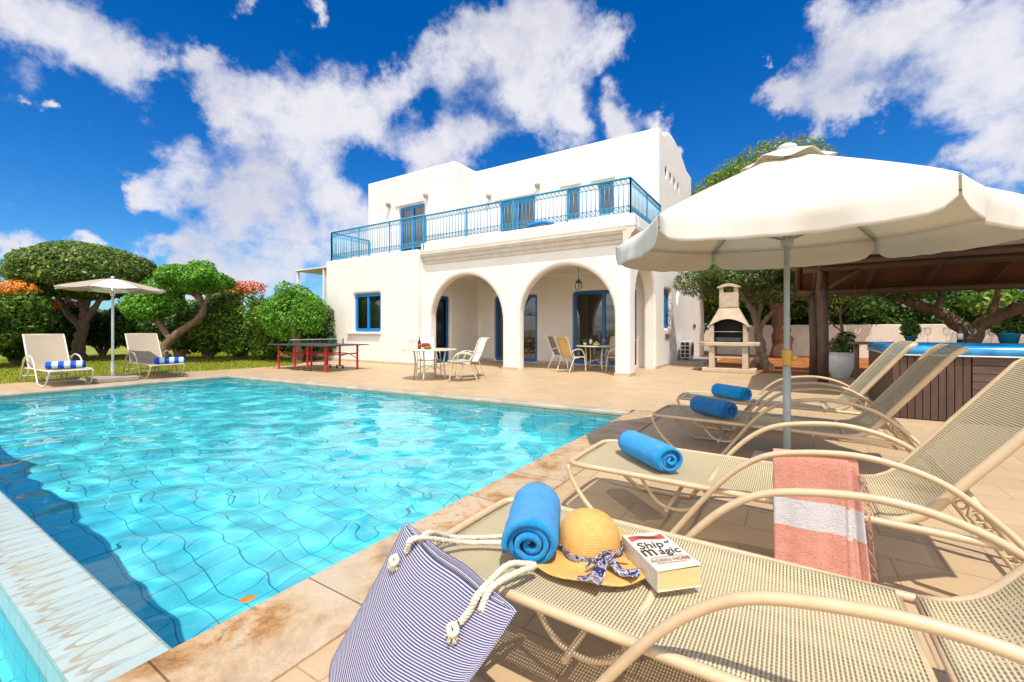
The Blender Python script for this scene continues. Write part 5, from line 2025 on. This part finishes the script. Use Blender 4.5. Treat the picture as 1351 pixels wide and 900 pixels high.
# ================================================================== PARASOLS
def parasol(label, base, R_, nseg, rim, apex, tilt, val, rot, cm, poler, group=None, alt=None, polem='grey_metal', vent=True):
    t_ = thing('parasol', label, 'parasol', base, 0, group)
    C = Vector((0, 0, 0))

    def zt(x, y):
        return y * tilt
    V = [Vector((R_ * math.cos(rot + 2 * math.pi * k / nseg), R_ * math.sin(rot + 2 * math.pi * k / nseg), 0)) for k in range(nseg)]
    top = Vector((0, 0, apex))
    ri = .16

    def surf(k, u, v):
        """panel k; u across, v from rim (0) to the vent (1-ri)"""
        a, b = V[k], V[(k + 1) % nseg]
        e = a.lerp(b, u)
        s = v * (1 - ri)
        p = e * (1 - s)
        hh = rim + (apex - rim) * (s ** .93)
        sagr = .05 * math.sin(math.pi * u) * (1 - s) ** .5 * math.sin(math.pi * min(1, s * 1.0 + .12)) + .012 * math.sin(math.pi * u) * (1 - s)
        p = Vector((p.x, p.y, hh - sagr))
        p.x *= 1 - .02 * math.sin(math.pi * u)
        p.y *= 1 - .02 * math.sin(math.pi * u)
        p.z += zt(p.x, p.y)
        p.z += (.004 * math.sin(u * 17 + k) * math.sin(v * 9) + .003 * math.sin(u * 41 + v * 5 + k) * (1 - v) ** 2) * math.sin(math.pi * u)
        return p
    cvs = []
    for k in range(nseg):
        mk = cm if (alt is None or k % 2) else alt
        mb = MB()
        mb.grid(lambda u, v: surf(k, u, v), 18, 14, .0015, 1, 1)
        pn = mb.build('canopy_panel', mk, t_)
        if val:
            vb = MB()

            def vl(u, v):
                uu = .006 + .988 * u
                p = surf(k, uu, 0)
                out = (V[k] + V[(k + 1) % nseg]).normalized()
                cr = 1 - (abs(uu - .5) * 2) ** 14 * .5
                dz = val * v * cr
                ed = math.sin(math.pi * uu) ** .6
                fl = (.035 * math.sin(uu * 7 + k * 1.7) + .012 * math.sin(uu * 22 + k) + .006 * math.sin(uu * 47 + k)) * v * ed
                q_ = p + out * (-.002 + .03 * math.sin(min(1, v * 2.2) * math.pi / 2) * ed + fl + .01 * v * ed) - Vector((0, 0, dz))
                return q_
            vb.grid(vl, 26, 8, .0015, 1, 1)
            vb.build('valance', mk, t_)
    # ribs and struts
    hub = Vector((0, 0, rim - .05))
    hubz = rim - .10
    for k in range(nseg):
        p = surf(k, 0, 0) + Vector((0, 0, -.018))
        q_ = Vector((0, 0, apex - .06))
        rb = MB().tube([q_, p.lerp(q_, .5) + Vector((0, 0, -.02)), p], .009, 6).build('rib', polem, t_)
        m_ = p.lerp(q_, .42) + Vector((0, 0, -.02))
        MB().tube([(0, 0, hubz), m_], .007, 6).build('strut', polem, rb)
    MB().lathe([(.035, hubz - .05), (.045, hubz - .04), (.045, hubz + .03), (.03, hubz + .04)], n=12).build('hub', polem, t_)
    if vent:
        mb = MB()
        r0 = R_ * (ri + .075)
        for k in range(nseg):
            a, b = V[k].normalized() * r0, V[(k + 1) % nseg].normalized() * r0
            mb.grid(lambda u, v: Vector(((a.lerp(b, u) * (1 - v)).x, (a.lerp(b, u) * (1 - v)).y,
                                          apex - .115 + .16 * v + .04 * (1 - v) * abs(math.cos(math.pi * u)) ** 2 + zt(0, a.lerp(b, u).y * (1 - v)))), 12, 6, .0015)
        mb.build('vent_cap', cm, t_)
    MB().lathe([(.0, apex + .065), (.034 * R_, apex + .06), (.05 * R_, apex + .045), (.047 * R_, apex + .03), (.028, apex + .0)] if val else [(0, apex + .03), (.03, apex + .02), (.035, apex - .01)][::-1], n=12).build('finial', 'white_plastic', t_)
    MB().tube([(0, 0, .05), (0, 0, apex)], poler, 16).build('pole', polem, t_)
    return t_


ps = parasol('large white hexagonal parasol shading the front loungers', (-.01, 4.3, 0), 1.47, 6, 2.04, 2.68, .045, .2, 0, 'canvas_white', .022)
MB().tube([(0, 0, .05), (0, 0, .92)], .029, 16).build('lower_pole', 'grey_metal', ps)
MB().lathe([(.034, .9), (.036, .91), (.036, 1.02), (.033, 1.03)], n=16).build('collar', 'yellow_plastic', ps)
MB().tube([(.03, 0, .965), (.075, -.01, .965)], [.022, .026], 10).build('clamp_knob', 'yellow_plastic', ps)
MB().box(-.26, .26, -.26, .26, 0, .10).build('base', 'umbrella_base', ps, bevel=.02)
ps2 = parasol('small beige and white parasol between the two loungers across the pool', (-13.35, 3.6, 0), 1.02, 8, 2.14, 2.42, .0, 0, R(10), 'canvas_white', .026, alt=M['canvas_taupe'], polem='white_plastic', vent=False)
MB().box(-.38, .38, -.38, .38, 0, .11).build('base', 'concrete', ps2, bevel=.02)
MB().tube([(0, 0, .1), (0, 0, .45)], .035, 12).build('lower_pole', 'white_plastic', ps2)


# ================================================================== TABLE TENNIS
tt = thing('tennis_table', 'dark table tennis table with red legs and a net in front of the villa', 'table tennis table', (-12.05, 8.0, 0), R(2))
for s in (-1, 1):
    MB().box(min(0.006 * s, 1.37 * s), max(.006 * s, 1.37 * s), -.7625, .7625, .735, .76).build('table_half', 'table_dark', tt, bevel=.004)
    mb = MB()
    for x in (s * 1.1, s * .30):
        for y in (-.55, .55):
            mb = MB()
            mb.box(x - .022, x + .022, y - .022, y + .022, .0 if abs(x) > 1 else .10, .735)
            mb.build('leg', 'red_paint', tt)
    for y in (-.55, .55):
        MB().tube(spline([(s * 1.1, y, .33), (s * .7, y, .47), (s * .3, y, .48)], 5), .012, 6).build('brace', 'dark_metal', tt)
        MB().tube(spline([(s * 1.1, y, .50), (s * .7, y, .46), (s * .3, y, .38)], 5), .012, 6).build('brace', 'dark_metal', tt)
    for x in (s * 1.1, s * .3):
        MB().box(x - .015, x + .015, -.528, .528, .47, .50).build('cross_rail', 'red_paint', tt)
    for y in (-.55, .55):
        w_ = MB().box(s * .30 - .16, s * .30 + .16, y - .018, y + .018, .075, .10).build('wheel_bar', 'dark_metal', tt)
        for dx in (-.14, .14):
            MB().lathe([(.0, -.012), (.035, -.012), (.035, .012), (0, .012)], mat=rotm((s * .30 + dx, y, .036), R(90), 0, 0), n=12).build('wheel', 'dark_metal', w_)
mb = MB()
for k in range(31):
    y = -.9 + 1.8 * k / 30
    mb.tube([(0, y, .762), (0, y, .905)], .0018, 3)
for k in range(8):
    mb.tube([(0, -.9, .765 + .018 * k), (0, .9, .765 + .018 * k)], .0018, 3)
nt_ = mb.build('net', 'dark_metal', tt)
MB().box(-.004, .004, -.915, .915, .9, .915).build('net_tape', 'white_plastic', nt_)
for s in (-1, 1):
    MB().box(-.015, .015, s * .915 - .01, s * .915 + .01, .72, .92).build('net_post', 'dark_metal', nt_)


# ================================================================== DINING SETS
def chair(label, loc, rz, frame, sling, group):
    t_ = thing('patio_chair', label, 'chair', loc, rz, group)
    # faces +x, seat front at +x
    W = .26
    for s in (-1, 1):
        y = s * W
        MB().tube(spline([(-.36, y, .0), (-.26, y, .22), (-.16, y, .43), (-.24, y, .60)], 4), .013, 8).build('leg', frame, t_)
        MB().tube(spline([(.30, y, .0), (.26, y, .25), (.22, y, .50), (.12, y, .63), (-.05, y, .655), (-.24, y, .60)], 4), .013, 8).build('leg', frame, t_)
        MB().tube(spline([(.25, s * .22, .42), (.15, s * .22, .435), (-.12, s * .22, .405), (-.22, s * .22, .50), (-.32, s * .22, .78), (-.40, s * .22, .97), (-.47, s * .22, .985)], 4), .013, 8).build('side_rail', frame, t_)
        MB().tube([(-.06, s * .22, .415), (-.06, y, .42)], .01, 6).build('joint', frame, t_)
    for x, z in ((.22, .42), (-.12, .40)):
        MB().tube([(x, -W, z), (x, W, z)], .011, 6).build('cross_bar', frame, t_)
    pth = spline([(.25, 0, .428), (.15, 0, .44), (-.10, 0, .41), (-.20, 0, .50), (-.30, 0, .76), (-.385, 0, .965), (-.45, 0, .985)], 6)
    nn = len(pth) - 1
    L = 1.2

    def f(u, v):
        i = min(int(u * nn), nn - 1)
        p = pth[i].lerp(pth[i + 1], u * nn - i)
        sag = .012 * math.sin(math.pi * v)
        return (p.x - (sag if u > .4 else 0), -.215 + .43 * v, p.z + .004 - (sag if u <= .4 else 0))
    MB().grid(f, 40, 8, .002, L, .43).build('sling', sling, t_)
    return t_


def round_table(label, loc, r, z, frame, legs=4, rot=.4, group=None):
    t_ = thing('patio_table', label, 'table', loc, 0, group)
    MB().lathe([(r - .03, z - .03), (r, z - .025), (r + .002, z - .008), (r - .012, z), (0, z)], n=40).build('table_top', frame, t_)
    for k in range(legs):
        a = rot + k * 2 * math.pi / legs
        MB().tube(spline([(math.cos(a) * r * .62, math.sin(a) * r * .62, 0), (math.cos(a) * r * .55, math.sin(a) * r * .55, z * .5), (math.cos(a) * r * .6, math.sin(a) * r * .6, z - .03)], 4), .021, 8).build('leg', frame, t_)
        b = a + 2 * math.pi / legs
        MB().tube(spline([(math.cos(a) * r * .57, math.sin(a) * r * .57, .2), (math.cos((a + b) / 2) * r * .2, math.sin((a + b) / 2) * r * .2, .33), (math.cos(b) * r * .57, math.sin(b) * r * .57, .2)], 4), .008, 6).build('brace', frame, t_)
    return t_


T1 = Vector((-7.35, 7.85, 0))
round_table('round cream patio table with red fruit and a dark bottle in the sun', tuple(T1), .66, .73, 'frame_cream')
G1 = 'white sling chairs round the sunny table'
ch0 = chair('white sling chair right of the sunny table, facing left', tuple(T1 + Vector((.90, .15, 0))), R(218), 'frame_cream', 'sling_white', G1)
c_ = copy_tree(ch0)
c_['label'] = 'white sling chair left of the sunny table, facing right'
c_.location = T1 + Vector((-.55, .55, 0))
c_.rotation_euler = (0, 0, R(-35))
c_ = copy_tree(ch0)
c_['label'] = 'white sling chair behind the sunny table nearest the villa'
c_.location = T1 + Vector((.55, .85, 0))
c_.rotation_euler = (0, 0, R(236))
pc = thing('seat_cushion', 'pale folded towel on the seat of the chair right of the sunny table', 'towel', tuple(T1 + Vector((.93, 0, .46))), R(6))
MB().grid(lambda u, v: ((u - .5) * .4, (v - .5) * .4, .03 + .01 * math.sin(u * 9) * math.sin(v * 7)), 10, 10, .04).build('cloth', 'cloth_curtain', pc)
# on the table
bt1 = thing('wine_bottle', 'dark bottle with red label standing on the sunny table', 'bottle', tuple(T1 + Vector((-.28, -.06, .73))))
MB().lathe([(.038, 0), (.04, .01), (.04, .17), (.03, .2), (.015, .23), (.013, .29), (.016, .3)], n=16).build('glass_body', 'bottle_dark', bt1)
MB().lathe([(.041, .06), (.041, .12)], n=16).build('label', 'red_flower', bt1)
MB().lathe([(.0165, .26), (.0165, .302), (0, .303)], n=10).build('cap', 'red_flower', bt1)
fw = thing('flower_bunch', 'small bunch of red flowers beside the dark bottle on the sunny table', 'flowers', tuple(T1 + Vector((-.10, -.02, .73))))
MB().lathe([(.05, 0), (.07, .03), (.0, .03)], n=12).build('bowl', 'white_plastic', fw)
leaves('petals', 'petal_red', [(0, 0, .10, .13, .10, .05)], 380, .035, 55, fw)
leaves('leaf', 'leaf_dark', [(0, 0, .06, .12, .09, .03)], 120, .04, 56, fw)
ml = thing('watermelon', 'green melon piece lying at the front of the sunny table', 'fruit', tuple(T1 + Vector((.02, -.08, .73))))
MB().lathe([(0, 0), (.05, .005), (.09, .025), (.105, .055), (.10, .06), (.0, .06)], n=18).build('rind', 'melon_green', ml)
MB().lathe([(.098, .0605), (.05, .066), (0, .068)], n=18).build('flesh', 'red_flower', ml)
lab = ['leftmost clear glass in the group on the sunny table', 'second clear glass from the left on the sunny table', 'third clear glass from the left, nearest the dark bottle', 'clear glass set behind the others on the sunny table']
for (dx, dy), lb in zip(((-.50, -.18), (-.43, -.05), (-.37, -.2), (-.38, .12)), lab):
    wine_glass(T1.x + dx, T1.y + dy, .73, lb, 1.1, 'clear glasses on the sunny table')

T2 = Vector((-4.72, 12.0, 0))
round_table('round cream patio table with lemons and a bottle under the arcade', tuple(T2), .58, .74, 'frame_cream', 4, .9)
G2 = 'sling chairs round the arcade table'
ch1 = chair('gold sling chair with its back to the pool under the right arch', tuple(T2 + Vector((-.46, -.66, 0))), R(68), 'frame_white', 'sling_gold', G2)
c_ = chair('taupe sling chair at the left of the arcade table', tuple(T2 + Vector((-1.15, .1, 0))), R(5), 'frame_white', 'sling_taupe', G2)
c2_ = copy_tree(c_)
c2_['label'] = 'taupe sling chair on the far side of the arcade table against the glass door'
c2_.location = T2 + Vector((.15, .95, 0))
c2_.rotation_euler = (0, 0, R(-95))
c3_ = copy_tree(c_)
c3_['label'] = 'taupe sling chair at the right of the arcade table, half behind the pillar'
c3_.location = T2 + Vector((.72, -.05, 0))
c3_.rotation_euler = (0, 0, R(172))
bt2 = thing('wine_bottle', 'bottle with white label beside the lemons on the arcade table', 'bottle', tuple(T2 + Vector((-.12, -.1, .74))))
MB().lathe([(.038, 0), (.04, .01), (.04, .19), (.03, .225), (.015, .25), (.013, .31), (.016, .32)], n=16).build('glass_body', 'bottle_dark', bt2)
MB().lathe([(.041, .04), (.041, .17)], n=16).build('label', 'label_paper', bt2)
lm_ = thing('fruit_bowl', 'small bowl heaped with yellow lemons on the arcade table', 'fruit bowl', tuple(T2 + Vector((.08, -.16, .74))))
MB().lathe([(.04, 0), (.06, .01), (.11, .05), (.105, .052), (.05, .015), (0, .012)], n=18).build('bowl', 'white_plastic', lm_)
for dx, dy, dz in ((-.04, 0, .06), (.04, .02, .06), (0, -.04, .065), (0, .01, .10)):
    MB().lathe([(0, -.038), (.02, -.03), (.031, -.01), (.031, .01), (.02, .03), (0, .038)], mat=rotm((dx, dy, dz), R(70), 0, dx * 20), n=12).build('lemon', 'lemon', lm_)
pl_ = thing('herb_pot', 'small green herb pot at the left of the arcade table', 'potted plant', tuple(T2 + Vector((-.32, -.05, .74))))
MB().lathe([(.04, 0), (.055, .08), (.0, .08)], n=14).build('pot', 'white_plastic', pl_)
leaves('foliage', 'leaf_bright', [(0, 0, .13, .07, .07, .06)], 220, .035, 71, pl_)
wine_glass(T2.x + .28, T2.y - .12, .74, 'stemmed glass at the right of the lemons on the arcade table', 1.0, None)
